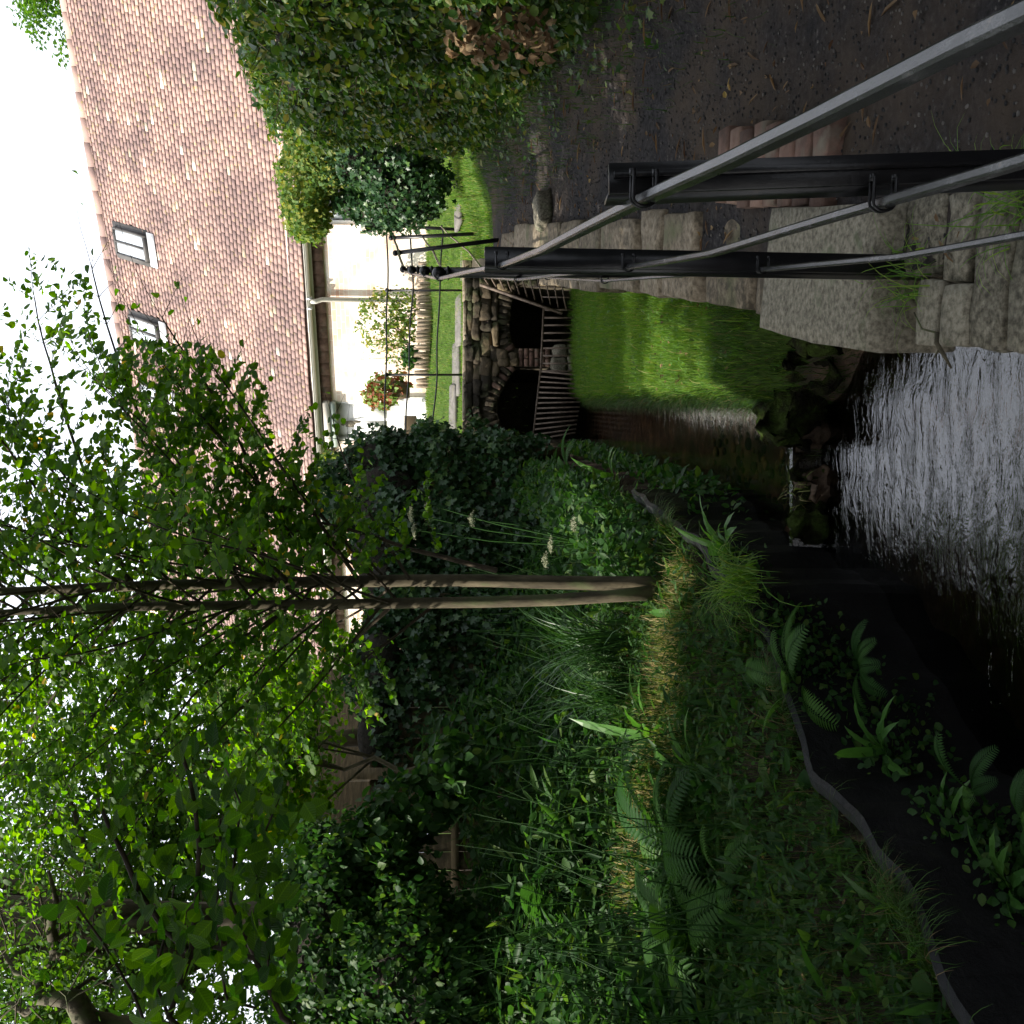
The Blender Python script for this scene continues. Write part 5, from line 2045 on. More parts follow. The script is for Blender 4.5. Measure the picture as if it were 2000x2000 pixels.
# gnarled old fruit tree, top left
gt = thing('gnarled_tree', 'gnarled mossy fruit tree with twisted limbs at the far left', 'tree', tuple(W(-60, 500, 7.0)))
mb = MB()
tp = [(-130, 900), (-60, 500), (-20, 260), (0, 172), (48, 146), (55, 110), (52, 80), (90, 76), (132, 110), (160, 106), (190, 98), (240, 110), (300, 95)]
tr_ = [0.16, 0.13, 0.11, 0.095, 0.075, 0.065, 0.058, 0.05, 0.046, 0.04, 0.034, 0.02, 0.01]
mb.tube([W(u, v, 7.0 + 0.05 * math.sin(i)) for i, (u, v) in enumerate(tp)], tr_, n=10)
for pl, rr in (([(132, 110), (150, 150), (140, 200), (180, 215)], 0.035), ([(52, 80), (20, 50), (40, 20), (20, -30)], 0.03), ([(160, 106), (190, 150), (250, 170), (300, 150)], 0.022), ([(190, 98), (230, 60), (290, 50), (330, 10)], 0.018), ([(90, 76), (100, 30), (150, 0), (160, -60)], 0.022), ([(55, 130), (90, 180), (70, 230)], 0.018)):
    mb.tube([W(u, v, 7.0 + 0.1 * i) for i, (u, v) in enumerate(pl)], [rr * (1 - 0.22 * i) for i in range(len(pl))], n=7)
for i in range(70):
    u, v = random.uniform(0, 330), random.uniform(-40, 230)
    p = W(u, v, 7.0 + random.uniform(-.2, .3))
    e = p + Vector((random.uniform(-.4, .4), random.uniform(-.2, .2), random.uniform(-.2, .35)))
    mb.tube([p, p.lerp(e, .5) + Vector((0, 0, random.uniform(-.06, .06))), e], [0.007, 0.005, 0.002], n=4, caps=False)
mb.build('trunk', M['bark'], gt, smooth=True)
P, _ = clumpy(2600, tuple(W(140, 100, 7.3)), (0.9, 0.5, 0.75), 90, 0.2)
lb = LB()
lb.add(leaves(T_LEAF, P, unit(len(P)), norm(rng.normal(size=P.shape) + np.array([0, 0, .8])), rng.uniform(.03, .055, len(P))))
lb.build('crown', M['treeleaf'], gt)

# large-leaved branches reaching in from the left
bl = thing('broadleaf_shrub', 'broad ribbed leaves on dark branches reaching in from the left', 'shrub', tuple(W(-150, 900, 3.2)))
mb = MB()
LP, LA, LN = [], [], []
lines = [[(-60, 200 + 200), (14, 330), (138, 373), (250, 385), (345, 389), (430, 380), (490, 368), (540, 350)],
         [(138, 373), (183, 323), (260, 270), (324, 244), (390, 211), (440, 190)],
         [(-20, 600), (13, 551), (129, 497), (150, 420), (138, 373)],
         [(60, 530), (180, 520), (280, 500), (380, 520), (440, 545)],
         [(-40, 300), (60, 260), (160, 200), (230, 150)],
         [(129, 497), (240, 450), (340, 460), (430, 470), (500, 440)],
         [(14, 330), (90, 300), (200, 330), (270, 340)],
         [(-40, 480), (60, 440), (200, 420), (300, 430), (400, 430)]]
for li, ln in enumerate(lines):
    pts = [W(u, v, 3.25 + 0.14 * math.sin(li * 2 + i * .7) + 0.06 * li) for i, (u, v) in enumerate(ln)]
    mb.tube(pts, [0.011 * (1 - 0.6 * i / len(pts)) if li < 3 else 0.006 * (1 - 0.6 * i / len(pts)) for i in range(len(pts))], n=6)
    for a, b_ in zip(pts[:-1], pts[1:]):
        L = (b_ - a).length
        m_ = int(L / 0.011)
        for k in range(m_):
            q = a.lerp(b_, random.random())
            ax = (b_ - a).normalized()
            sd = unit(1)[0]
            off = Vector((random.uniform(-.2, .2), random.uniform(-.35, .35), random.uniform(-.2, .14)))
            LP.append(tuple(q + off * random.random())); LA.append((ax.x * .6 + sd[0], ax.y * .3 + sd[1] * .6, ax.z * .4 + sd[2] * .6 - .25)); LN.append((random.gauss(0, .5), -0.5 + random.gauss(0, .5), .7))
mb.build('branches', M['twig'], bl)
lb = LB()
lb.add(leaves(T_LEAF, np.array(LP), np.array(LA), norm(np.array(LN)), rng.uniform(.045, .09, len(LP)), widen=1.15))
fo = lb.build('foliage', M['bigleaf'], bl)
for nm_, col_ in (('across', 0), ('along', 1)):
    at_ = fo.data.attributes.new(nm_, 'FLOAT', 'POINT')
    at_.data.foreach_set('value', np.tile(T_LEAF[0][:, col_], len(LP)).astype(np.float32))

# unseen trees outside the picture, several added purely to darken bank and path
for i, (x, y, h, r, n, lab) in enumerate((
        (-6.4, 0.8, 6.6, (3.0, 2.5, 2.4), 30000, 'tall leafy tree standing left of the picture beside the stream'),
        (-1.8, 0.2, 6.4, (3.8, 2.6, 1.7), 30000, 'tall leafy tree arching over the viewer from the left'),
        (-7.6, 8.6, 7.2, (2.3, 2.1, 2.4), 13000, 'tall leafy tree at the fence end outside the left edge'),
        (2.6, -3.2, 5.6, (3.8, 2.4, 3.0), 30000, 'unseen tree added behind the viewer on the right for shade'),
        (6.4, 0.6, 5.2, (2.4, 2.6, 2.6), 22000, 'unseen tree added beyond the hedge to darken the near path'),
        (-3.3, 2.7, 5.7, (2.5, 1.4, 1.1), 16000, 'unseen tree added with a low crown to shade the near bank'),
        (-3.2, 8.3, 7.3, (2.0, 1.2, 1.1), 16000, 'unseen tree crown added behind the fence to block high sky'),
        (-4.5, -5.5, 5.0, (4.0, 2.4, 3.6), 22000, 'unseen tree added furthest behind the viewer for shade'))):
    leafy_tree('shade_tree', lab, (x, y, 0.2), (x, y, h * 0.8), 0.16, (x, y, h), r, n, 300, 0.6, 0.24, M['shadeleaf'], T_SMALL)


# ------------------------------------------------------------------ grass and ground cover
def scatter(n, x0, x1, y0, y1, test):
    x = rng.uniform(x0, x1, n); y = rng.uniform(y0, y1, n)
    k = test(x, y)
    x, y = x[k], y[k]
    z, c = terrain(x, y)
    return np.stack((x, y, z), 1), c


# lower lawn
P, c = scatter(150000, 0.4, 3.3, 5.2, 14.4, lambda x, y: (rng.random(len(x)) < np.clip(1.15 - (y - 5.4) / 12, .25, 1)))
P = P[c == 2]
pn = smooth_noise(P[:, 0], P[:, 1], 4.5, 3.0) + .5 * smooth_noise(P[:, 0], P[:, 1], 11, 5.0)
P = P[rng.random(len(P)) < np.clip(0.75 + 0.6 * pn, .25, 1)]
n = len(P)
patch = np.clip(0.5 + 0.7 * smooth_noise(P[:, 0], P[:, 1], 3.3, 1.7) + .4 * smooth_noise(P[:, 0], P[:, 1], 9, .3), 0, 1)
lb = LB()
lb.add(blades(P, rng.uniform(.035, .085, n) * (0.6 + 0.9 * patch), rng.uniform(.003, .0055, n), rng.normal(0, .35, n), rng.uniform(.1, .9, n), np.clip(rng.random(n) * .7 + patch * .3, 0, 1)))
wk = rng.random(n) < 0.035
lb.add(blades(P[wk] + np.array([0, 0, .01]), rng.uniform(.09, .17, wk.sum()), rng.uniform(.004, .007, wk.sum()), rng.normal(0, .5, wk.sum()), rng.uniform(.4, 1.6, wk.sum()), seg=4))
wl = rng.random(n) < 0.02
lb.add(leaves(T_HEART, P[wl] + np.array([0, 0, .045]), unit(wl.sum()) * np.array([1, 1, .2]), norm(rng.normal(size=(wl.sum(), 3)) * .35 + np.array([0, 0, 1])), rng.uniform(.015, .035, wl.sum()), rng.random(wl.sum()) * .5))
o = lb.build('lawn_grass', M['grass'])
tag(o, 'short bright green grass of the lower lawn beside the stream', 'grass', kind='stuff')
# upper lawn
P, c = scatter(60000, -0.5, 8.0, 11.5, 17.4, lambda x, y: y > 0)
P = P[(c == 4)]
n = len(P)
lb = LB()
lb.add(blades(P, rng.uniform(.04, .08, n), rng.uniform(.006, .010, n), rng.normal(0, .35, n), rng.uniform(.1, .8, n), seg=2))
o = lb.build('upper_grass', M['grass'])
tag(o, 'sunlit grass of the upper lawn between bridge and house', 'grass', kind='stuff')
# bank: fine mixed grass and straw, dense near the front
P, c = scatter(110000, -4.5, 0.4, 1.6, 8.5, lambda x, y: (x < xL(y) - 0.03) & (rng.random(len(x)) < np.exp(-(xL(y) - x) / 1.5)))
n = len(P)
lb = LB()
lb.add(blades(P, rng.uniform(.06, .20, n), rng.uniform(.0022, .0045, n), rng.normal(0, .55, n), rng.uniform(.2, 1.6, n)))
o = lb.build('bank_grass', M['bankgrass'])
tag(o, 'rough grass and straw covering the left stream bank', 'grass', kind='stuff')
yy_ = rng.uniform(1.5, 6.9, 5200)
Pq = np.stack((xL(yy_) + 0.0 - rng.random(5200) * 0.07, yy_, zE(yy_) + 0.02), 1)
kq = rng.random(5200) < 0.04 + 0.7 * (np.sin(yy_ * 7.3) * np.sin(yy_ * 3.1 + 1) > 0.25)
Pq = Pq[kq]
nq = len(Pq)
lb = LB()
lb.add(blades(Pq, rng.uniform(.10, .30, nq), rng.uniform(.003, .006, nq), rng.uniform(.3, 1.1, nq), rng.uniform(.6, 2.2, nq), az=rng.normal(-0.4, .6, nq), seg=5))
o = lb.build('overhanging_grass', M['bankgrass'])
tag(o, 'long grass drooping over the edging of the left bank', 'grass', kind='stuff')
# pale dry grass that paints extra sunlight onto the strip below the trunks
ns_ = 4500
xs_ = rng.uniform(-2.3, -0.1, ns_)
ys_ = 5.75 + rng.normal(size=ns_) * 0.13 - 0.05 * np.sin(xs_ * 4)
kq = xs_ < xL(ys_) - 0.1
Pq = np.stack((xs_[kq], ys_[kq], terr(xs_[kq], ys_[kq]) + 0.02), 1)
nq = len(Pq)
M['straw'] = leaf_mat('sun_painted_grass', [(0.0, (0.10, 0.16, 0.03)), (0.4, (0.17, 0.21, 0.05)), (0.6, (0.30, 0.25, 0.11)), (1.0, (0.42, 0.34, 0.18))], trans=0.3)
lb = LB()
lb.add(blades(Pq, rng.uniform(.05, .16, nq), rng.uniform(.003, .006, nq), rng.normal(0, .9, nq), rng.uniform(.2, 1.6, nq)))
o = lb.build('sun_painted_grass', M['straw'])
tag(o, 'pale dry grass painting sunlight on the strip in front of the trunks', 'grass', kind='stuff')
# small weeds low on the near bank
P, c = scatter(26000, -3.5, 0.3, 1.8, 7.5, lambda x, y: (x < xL(y) - 0.02))
n = len(P)
P[:, 2] += 0.02 + rng.random(n) * 0.10
lb = LB()
pick = rng.random(n)
for lo, hi, tm, a_, b_ in ((0, .45, T_LEAF, .012, .038), (.45, .75, T_LANCE, .04, .11), (.75, 1.01, T_IVY, .015, .042)):
    q = P[(pick >= lo) & (pick < hi)]
    lb.add(leaves(tm, q, unit(len(q)) * np.array([1, 1, .5]) + np.array([0, 0, .15]), norm(rng.normal(size=q.shape) * .6 + np.array([.2, -.3, .8])), a_ + (b_ - a_) * rng.random(len(q)) ** 1.6))
o = lb.build('bank_weeds', M['herb'])
tag(o, 'small dark weed leaves covering the near left bank', 'weeds', kind='stuff')
# bank herbs
P, c = scatter(60000, -5.5, 0.9, 2.2, 11.5, lambda x, y: (x < xL(y) - 0.05) & ((P_f(x, y)) > 0) if False else (x < xL(y) - 0.02) & (rng.random(len(x)) < 0.35 + 0.65 * sm(xL(y) - x, .2, 1.5)))
side_f = (P[:, 0] - F0.x) * FN.x + (P[:, 1] - F0.y) * FN.y
P = P[side_f > 0.05]
n = len(P)
dist = xL(P[:, 1]) - P[:, 0]
hmax = 0.10 + 0.85 * sm(dist, 0.7, 2.4) + 0.25 * sm(P[:, 1], 6.5, 9.5)
hmax = hmax * (1 - 0.9 * np.exp(-((P[:, 1] - 5.7) / 0.75) ** 4) * sm(P[:, 0], -3.0, -2.2)) * (0.55 + 0.45 * sm(dist, 1.0, 2.4))
P[:, 2] += rng.random(n) ** 0.8 * hmax * (0.6 + 0.4 * np.sin(P[:, 0] * 2.7 + 1) * np.cos(P[:, 1] * 2.1))
half = rng.random(n) < 0.6
lb = LB()
for kk, tm, sz in ((half, T_LEAF, 0.085), (~half, T_LANCE, 0.17)):
    q = P[kk]
    lb.add(leaves(tm, q, unit(len(q)) * np.array([1, 1, .5]) + np.array([0, 0, .1]), norm(rng.normal(size=q.shape) * .5 + np.array([.1, -.3, .9])), rng.uniform(.5, 1.3, len(q)) * sz))
o = lb.build('bank_undergrowth', M['herb'])
tag(o, 'dark mixed leafy undergrowth covering the left bank up to the fence', 'undergrowth', kind='stuff')
# undergrowth stems
mb = MB()
for i in range(420):
    y = random.uniform(3.5, 9.5)
    x = float(xL(y)) - random.uniform(.6, 3.0)
    if (x - F0.x) * FN.x + (y - F0.y) * FN.y < 0.1:
        continue
    p = Vector((x, y, tz(x, y)))
    h = random.uniform(.3, 1.0)
    e = p + Vector((random.uniform(-.3, .3), random.uniform(-.3, .3), h))
    mb.tube([p, p.lerp(e, .55) + Vector((random.uniform(-.08, .08), 0, .05)), e], [0.004, 0.003, 0.0015], n=4, caps=False)
o = mb.build('undergrowth_stems', M['herb'])
tag(o, 'thin bare stems standing in the left bank undergrowth', 'stems', kind='stuff')
yy_ = rng.uniform(5.6, 13.5, 5000)
Pq = np.stack((xRl(yy_) + rng.normal(size=5000) * 0.03 + 0.04, yy_, np.zeros(5000)), 1)
Pq[:, 2] = terr(Pq[:, 0], Pq[:, 1])
lb = LB()
lb.add(blades(Pq, rng.uniform(.08, .2, 5000), rng.uniform(.003, .006, 5000), rng.uniform(.2, .9, 5000), rng.uniform(.3, 1.6, 5000), az=rng.normal(3.3, .8, 5000), seg=4))
o = lb.build('lawn_edge_grass', M['bankgrass'])
tag(o, 'longer ragged grass along the stream edge of the lower lawn', 'grass', kind='stuff')
# plants along the channel's left side and on the dark bank below the lawn
P, c = scatter(30000, -0.6, 1.5, 6.2, 13.5, lambda x, y: (np.abs(x - xL(y) + 0.14) < 0.30))
n = len(P)
P[:, 2] = np.maximum(P[:, 2], CHAN_Z + 0.05) + rng.random(n) * 0.38
P = P[(P[:, 0] < xL(P[:, 1]) + 0.12)]
lb = LB()
lb.add(leaves(T_LEAF, P, unit(len(P)) + np.array([.4, -.2, -.1]), norm(rng.normal(size=P.shape) * .5 + np.array([.4, -.3, .8])), rng.uniform(.04, .085, len(P)), widen=0.9))
o = lb.build('stream_side_plants', M['herb'])
tag(o, 'low leafy plants hanging over the left side of the channel', 'plants', kind='stuff')
P, c = scatter(9000, 0.25, 1.5, 4.9, 5.85, lambda x, y: (x > 0.3) & (x < xW(y)))
P = P[(P[:, 2] > POOL_Z - .05)]
n = len(P)
lb = LB()
lb.add(blades(P, rng.uniform(.04, .14, n), rng.uniform(.003, .005, n), rng.normal(.3, .4, n), rng.uniform(.3, 1.4, n)))
o = lb.build('stream_bank_grass', M['bankgrass'])
tag(o, 'dark sparse grass on the shaded bank below the lower lawn', 'grass', kind='stuff')
# weeds and ivy creeping out at the foot of the hedge
P, c = scatter(9000, 1.6, 4.2, 2.6, 10.5, lambda x, y: (x > xH(y) - 0.5 * rng.random(len(x)) ** 2.2 - 0.04) & (x < xH(y) + .1))
P = P[rng.random(len(P)) < 0.35 + 0.65 * (np.sin(P[:, 1] * 5.1) > 0.0)]
n = len(P)
P[:, 2] += 0.02 + rng.random(n) * 0.09
lb = LB()
lb.add(leaves(T_IVY, P, unit(n) * np.array([1, 1, .3]), norm(rng.normal(size=P.shape) * .45 + np.array([-.3, -.3, 1])), rng.uniform(.025, .06, n)))
o = lb.build('verge_weeds', M['hedge'])
tag(o, 'small creeping weeds and ivy at the foot of the near hedge', 'weeds', kind='stuff')
# verge below the hedge, weeds on the path
P, c = scatter(40000, 1.8, 4.2, 3.0, 11.6, lambda x, y: (x > xH(y) - 0.75 * rng.random(len(x)) ** 2 - 0.05) & (x < xH(y) + .1) & (rng.random(len(x)) < np.clip((y - 3) / 7, .12, 1)))
n = len(P)
lb = LB()
lb.add(blades(P, rng.uniform(.04, .13, n), rng.uniform(.003, .006, n), rng.normal(0, .5, n), rng.uniform(.2, 1.3, n)))
o = lb.build('verge_grass', M['bankgrass'])
tag(o, 'straggly verge grass at the foot of the near hedge', 'grass', kind='stuff')
# gravel on the path
gv = MB()
for i in range(9000):
    y = 1.3 + 9.5 * random.random() ** 1.3
    x = random.uniform(float(xW(y)) + 0.3, float(xH(y)) - 0.05)
    gv.cur = random.random()
    r_ = random.uniform(0.003, 0.0075)
    gv.ball((x, y, tz_fast(x, y) + r_ * 0.25), r_, 5, 3, (1.2, random.uniform(.7, 1.2), .7))
M['gravel'] = noise_mat('gravel', [(0.2, (0.015, 0.015, 0.016)), (0.6, (0.04, 0.038, 0.038)), (0.95, (0.13, 0.12, 0.11))], scale=14, use_rnd=0.8, bump=0)
o = gv.build('path_gravel', M['gravel'], smooth=True)
tag(o, 'loose dark gravel lying over the path', 'gravel', kind='stuff')
# litter on the path
P, c = scatter(1500, 0.3, 3.6, 1.3, 11.0, lambda x, y: (x > xW(y) + 0.05) & (x < xH(y) - .05))
n = len(P)
P[:, 2] += 0.012
lb = LB()
k = rng.random(n) < 0.55
lb.add(leaves(T_CURL, P[k], unit(k.sum()) * np.array([1, 1, .1]), norm(rng.normal(size=(k.sum(), 3)) * .25 + np.array([0, 0, 1])), rng.uniform(.014, .04, k.sum())))
lb.add(leaves(T_LANCE, P[~k], unit((~k).sum()) * np.array([1, 1, .08]), norm(rng.normal(size=((~k).sum(), 3)) * .2 + np.array([0, 0, 1])), rng.uniform(.05, .16, (~k).sum()), widen=.5))
o = lb.build('path_litter', M['deadleaf'])
tag(o, 'fallen leaves and twigs scattered over the dark path', 'leaf litter', kind='stuff')
# litter on bank and lawn
P, c = scatter(700, -3, 2, 2.2, 8, lambda x, y: (x < xL(y) - .05) | (x > xRl(y) + .1))
P = P[(c[:] == 0) | (c[:] == 2)] if len(c) == len(P) else P
P[:, 2] += 0.03
n = len(P)
lb = LB()
lb.add(leaves(T_CURL, P, unit(n) * np.array([1, 1, .2]), norm(rng.normal(size=(n, 3)) * .35 + np.array([0, 0, 1])), rng.uniform(.02, .05, n)))
o = lb.build('bank_litter', M['deadleaf'])
tag(o, 'fallen brown leaves lying on the bank and lawn', 'leaf litter', kind='stuff')


# ------------------------------------------------------------------ single plants
def fern(label, base, nf, L, spread=1.0, az0=0, arc=6.28, group='ferns on the left bank', mat='fern', up=1.0):
    base = Vector(base)
    t = thing('fern', label, 'fern', tuple(base), group)
    for k in range(nf):
        az = az0 + arc * (k + random.uniform(-.2, .2)) / nf
        l_ = L * random.uniform(.7, 1.1)
        el = R(random.uniform(45, 72)) * up
        d = Vector((math.cos(az) * math.cos(el) * spread, math.sin(az) * math.cos(el) * spread, math.sin(el))).normalized()
        seg = 26
        pts = [base.copy()]
        tw = random.uniform(-.02, .02)
        for i in range(seg):
            d = (d + Vector((tw, 0, -0.055 - 0.02 * i / seg))).normalized()
            pts.append(pts[-1] + d * (l_ / seg))
        lb = LB()
        PP, AA, NN, SS = [], [], [], []
        for i in range(3, seg + 1):
            f = i / seg
            ln_ = l_ * 0.22 * (math.sin(math.pi * min(1, (f - 0.08) * 0.98)) ** 0.7 if f < .98 else .1) * (1.15 - 0.35 * f)
            ax = (pts[i] - pts[i - 1]).normalized()
            sd = ax.cross(Vector((0, 0, 1))).normalized()
            nn = sd.cross(ax)
            for sg in (1, -1):
                for jj in (0,):
                    PP.append(tuple(pts[i] - ax * jj * (l_ / seg))); AA.append(tuple(sd * sg + ax * 0.45 - nn * 0.12)); NN.append(tuple(nn)); SS.append(max(ln_, .01))
        lb.add(leaves(T_LANCE, np.array(PP), np.array(AA), np.array(NN), np.array(SS), np.full(len(PP), random.random()), widen=0.85))
        mb = MB()
        mb.tube(pts, [0.0035 * (1 - .8 * i / seg) for i in range(seg + 1)], n=4, caps=False)
        v, f_, c_, r_ = np.array(mb.v), np.array([i for q in mb.f for i in q]), np.array([len(q) for q in mb.f]), np.full(len(mb.v), .2)
        lb.add((v, f_, c_, r_))
        lb.build('frond', M[mat], t)
    return t


def strap_plant(label, base, nl, L, wd, name='hart_tongue_fern', cat='fern', group='strap leaved ferns', mat='tongue', az0=0, arc=6.28, el=(35, 75)):
    base = Vector(base)
    t = thing(name, label, cat, tuple(base), group)
    for k in range(nl):
        az = az0 + arc * (k + random.uniform(-.3, .3)) / nl
        l_ = L * random.uniform(.65, 1.1)
        e = R(random.uniform(*el)) * random.uniform(.6, 1.15)
        wd_ = wd * random.uniform(.55, .9)
        d = Vector((math.cos(az) * math.cos(e), math.sin(az) * math.cos(e), math.sin(e)))
        mb = MB(); mb.cur = random.random()
        seg = 12
        p = base.copy()
        rows = []
        ph = random.random() * 6
        for i in range(seg + 1):
            f = i / seg
            w = wd_ * (0.25 + 0.9 * math.sin(math.pi * min(.97, f * .9 + .08)) ** .8) * (1 if f < .85 else max(.05, (1 - f) / .15))
            sd = d.cross(Vector((0, 0, 1))).normalized()
            nn = sd.cross(d)
            wav = 0.12 * w * math.sin(f * 26 + ph)
            rows.append((p - sd * w + nn * (0.15 * w + wav), p.copy(), p + sd * w + nn * (0.15 * w - wav)))
            d = (d + Vector((0, 0, -0.10))).normalized()
            p = p + d * (l_ / seg)
        for r0, r1_ in zip(rows[:-1], rows[1:]):
            mb.poly([r0[0], r0[1], r1_[1], r1_[0]])
            mb.poly([r0[1], r0[2], r1_[2], r1_[1]])
        mb.build('leaf', M[mat], t)
    return t


def grass_clump(label, base, n, h, w, group='long grass clumps', mat='grass', lean=.35, bend=1.5, az=None):
    base = np.array(tuple(base))
    t = thing('grass_clump', label, 'grass clump', tuple(base), group)
    P = base + rng.normal(size=(n, 3)) * np.array([.05, .05, .0])
    lb = LB()
    lb.add(blades(P, rng.uniform(.5, 1.1, n) * h, rng.uniform(.7, 1.2, n) * w, np.abs(rng.normal(0, lean, n)), rng.uniform(.4, 1, n) * bend, seg=6, rnd=rng.random(n) * .9))
    lb.build('blades', M[mat], t)
    return t


def gz(U, V, d):
    p = W(U, V, d)
    return Vector((p.x, p.y, tz(p.x, p.y)))


# grasses and ferns hanging on the edging
e_y = 4.85
grass_clump('bright arching grass clump on the edging beside the stream', Vector((-0.33, 4.86, 0.0)), 190, 0.46, 0.007, lean=.45, bend=1.9)
grass_clump('yellow green weed tuft on the low weir', Vector((0.12, 5.66, -0.52)), 60, 0.16, 0.006, lean=.7, bend=1.4, mat='straw')
grass_clump('small grass tuft at the foot of the second railing post', Vector((0.70, 2.98, 0.08)), 60, 0.24, 0.005, lean=.6, bend=1.2)
grass_clump('loose grass tuft between the lower rail and the near coping slabs', Vector((0.78, 2.45, 0.06)), 70, 0.28, 0.005, lean=.7, bend=1.2)
grass_clump('tall sedge clump left of the tree trunks', gz(740, 1250, 6.5), 150, 0.85, 0.013, mat='sedge', lean=.28, bend=1.0)
grass_clump('dark sedge clump in the undergrowth further left of the trunks', gz(640, 1230, 6.3), 110, 0.7, 0.012, mat='sedge', lean=.35, bend=1.1)
fern('fern with wide fronds on the edging right of the strap leaves', Vector((-0.78, 4.5, -0.12)), 9, 0.40, 1.3, az0=-2.6, arc=4.0)
fern('small fern hanging low over the water below the wide fern', Vector((-0.68, 4.35, -0.32)), 6, 0.26, 1.4, az0=-2.4, arc=3.2)
fern('small fern at the bottom left corner above the water', Vector((-1.02, 3.22, -0.42)), 6, 0.26, 1.4, az0=-2.0, arc=2.8)
fern('lone fern frond tuft low on the edging at the lower left', Vector((-1.0, 3.55, -0.40)), 4, 0.26, 1.4, az0=-1.8, arc=2.4)
fern('large fern in the dark undergrowth near the left edge', gz(330, 1230, 5.2), 11, 0.72, 1.2)
fern('large fern furthest left in the dark undergrowth', gz(170, 1170, 4.9), 10, 0.68, 1.2)
fern('upright fern in the dark undergrowth behind the large fern', gz(200, 1080, 6.6), 9, 0.62, 1.1)
fern('fern low on the bank below the large fern', gz(270, 1310, 4.6), 7, 0.40, 1.3)
fern('pale upright fern at the bridge end of the channel', Vector((0.35, 9.6, 0.25)), 7, 0.5, 0.9)
strap_plant('strap leaved fern on the edging nearest the arching grass', Vector((-0.20, 5.35, -0.05)), 11, 0.36, 0.030, az0=-2.2, arc=3.6)
strap_plant('strap leaved fern low on the edging left of the wide fern', Vector((-0.97, 4.05, -0.30)), 9, 0.28, 0.024, az0=-2.6, arc=3.8)
strap_plant('small strap leaved fern low on the dark edging', Vector((-1.16, 3.62, -0.36)), 6, 0.22, 0.020, az0=-2.6, arc=3.4)
strap_plant('strap leaved fern at the lower left corner of the edging', Vector((-1.23, 3.22, -0.36)), 7, 0.26, 0.022, az0=-2.4, arc=3.2)
strap_plant('sunlit strap leaved fern at the left end of the bright strip', gz(490, 1290, 5.1), 10, 0.40, 0.028)
strap_plant('dark strap leaved clump behind the bright strip', gz(560, 1180, 5.8), 12, 0.5, 0.035, el=(45, 80))
strap_plant('broad leaved plant at the left foot of the trunks', gz(800, 1330, 5.7), 8, 0.24, 0.03)
strap_plant('strap leaved fern on the channel bank under the bridge ivy', Vector((0.30, 8.3, 0.1)), 9, 0.38, 0.03)


# small growth rooted round the plants on the edging
bp0 = [(-0.36, 4.78, -0.12), (-0.78, 4.5, -0.12), (-0.68, 4.35, -0.32), (-1.02, 3.22, -0.42), (-1.0, 3.55, -0.40), (-0.20, 5.35, -0.05), (-0.97, 4.05, -0.30), (-1.16, 3.62, -0.36), (-1.23, 3.22, -0.36), (-0.6, 4.62, -0.3), (-0.9, 4.25, -0.5), (-1.1, 3.4, -0.55)]
lb = LB()
for b_ in bp0:
    k_ = 130
    q = np.array(b_) + rng.normal(size=(k_, 3)) * np.array([.035, .10, .07])
    q[:, 0] = xL(q[:, 1]) + 0.07 + np.abs(rng.normal(size=k_)) * 0.03
    lb.add(leaves(T_LEAF, q, unit(k_) * np.array([1, 1, .6]), norm(rng.normal(size=q.shape) * .5 + np.array([.6, -.5, .6])), rng.uniform(.015, .05, k_)))
o = lb.build('edging_growth', M['herb'])
tag(o, 'moss and small leaves growing round the plants on the black edging', 'weeds', kind='stuff')


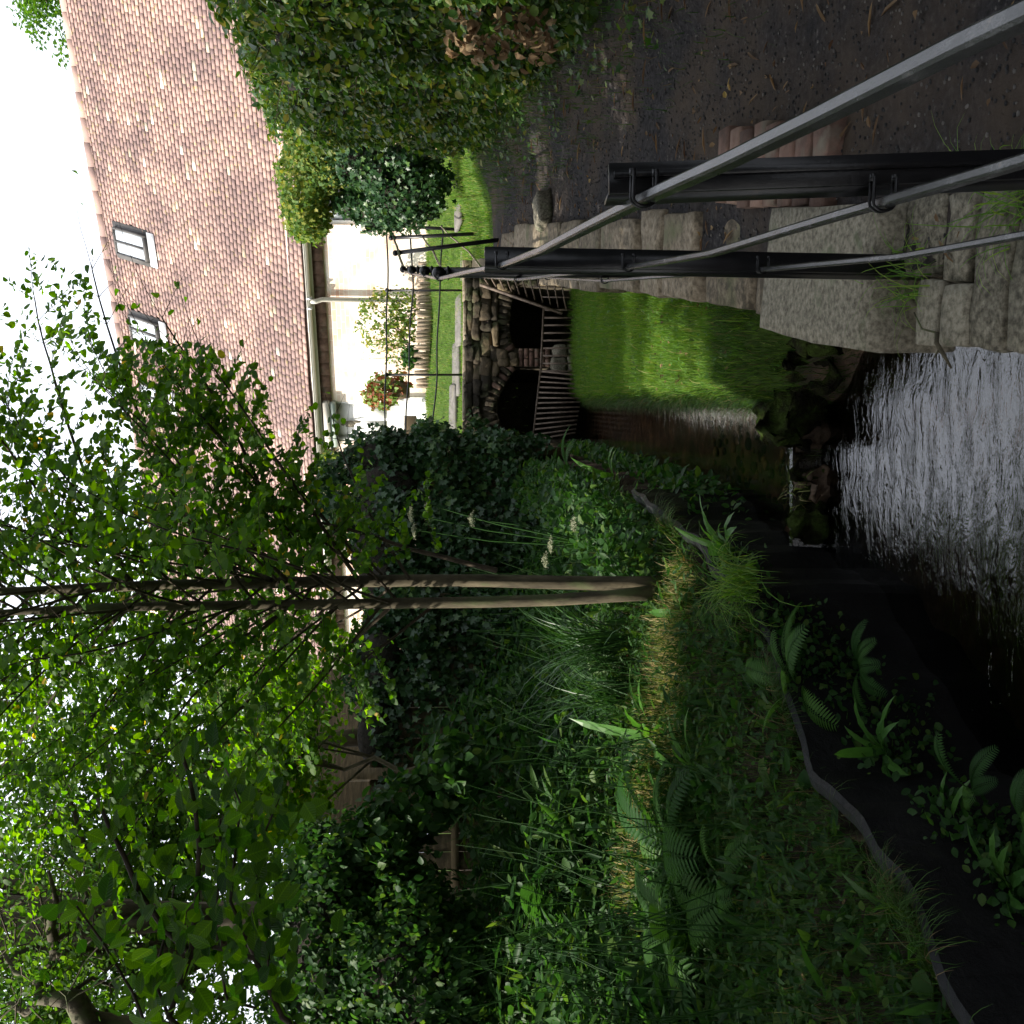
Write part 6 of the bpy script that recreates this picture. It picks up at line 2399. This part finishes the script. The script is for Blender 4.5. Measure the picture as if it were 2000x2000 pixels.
def umbel_plant(label, base, heads, group='tall umbel flowers'):
    t = thing('umbel_flower', label, 'wildflower', tuple(base), group)
    mb = MB()
    base = Vector(base)
    for h in heads:
        lb = LB()
        h = Vector(h)
        mid = base.lerp(h, .6) + Vector((random.uniform(-.04, .04), 0, .05))
        mb.tube([base, mid, h], [0.007, 0.005, 0.003], n=5, caps=False)
        pts = []
        for k in range(16):
            a = k * 2.4
            rr = 0.055 * math.sqrt((k + .5) / 16)
            q = h + Vector((math.cos(a) * rr, math.sin(a) * rr, 0.05 - rr * .4))
            mb.tube([h, q], 0.0012, n=3, caps=False)
            for _ in range(14):
                pts.append(tuple(q + Vector((random.gauss(0, .007), random.gauss(0, .007), random.gauss(0, .005)))))
        pts = np.array(pts)
        lb.add(leaves(T_SMALL, pts, unit(len(pts)), norm(rng.normal(size=pts.shape) * .6 + np.array([0, -.3, 1])), rng.uniform(.006, .012, len(pts)), widen=1.6))
        lb.build('flower_head', M['umbel'], t)
    mb.build('stem', M['herb'], t)


umbel_plant('tall pale umbel flower heads in front of the ivy right of the trunks', gz(930, 1180, 7.4), [W(994, 812, 7.4), W(964, 818, 7.4), W(1012, 845, 7.5), W(985, 930, 7.5)])
umbel_plant('pale umbel flower heads low in the foliage right of the trunks', gz(925, 1190, 7.0), [W(975, 1130, 7.0), W(905, 1075, 7.0), W(935, 1085, 7.1)])
umbel_plant('round pale flower head in front of the fence panel on the left', gz(520, 1150, 7.6), [W(518, 905, 7.6)])
umbel_plant('lacy pale flower head by the leafy shrub further left', gz(450, 1150, 7.4), [W(450, 830, 7.4)])
# brighter leafy shrub in front of the fence panel
ivy_mass('leafy_shrub', 'brighter green leafy shrub in front of the fence panel', 'shrub', [blob(490, 880, 7.3, 60, 60, .25), blob(420, 800, 7.3, 60, 70, .25), blob(370, 740, 7.2, 50, 60, .25)], 1500, 0.085, M['herb'], T_LEAF, core=False)
# twig caught at the wall
mb = MB()
a = Vector((0.50, 2.78, 0.12)); 
mb.tube([a, a + Vector((-.03, -.012, .008)), a + Vector((-.06, -.03, .0)), a + Vector((-.105, -.045, -.018))], [0.007, 0.0065, 0.006, 0.003], n=7)
mb.tube([a + Vector((-.05, -.02, .005)), a + Vector((-.085, .0, .02))], [0.003, 0.001], n=5)
mb.tube([a, a + Vector((.02, .05, .02)), a + Vector((.08, .12, .01))], [0.003, 0.003, 0.002], n=5)
o = mb.build('broken_twig', M['bark'])
tag(o, 'short broken twig lying on the wall edge above the water', 'twig')
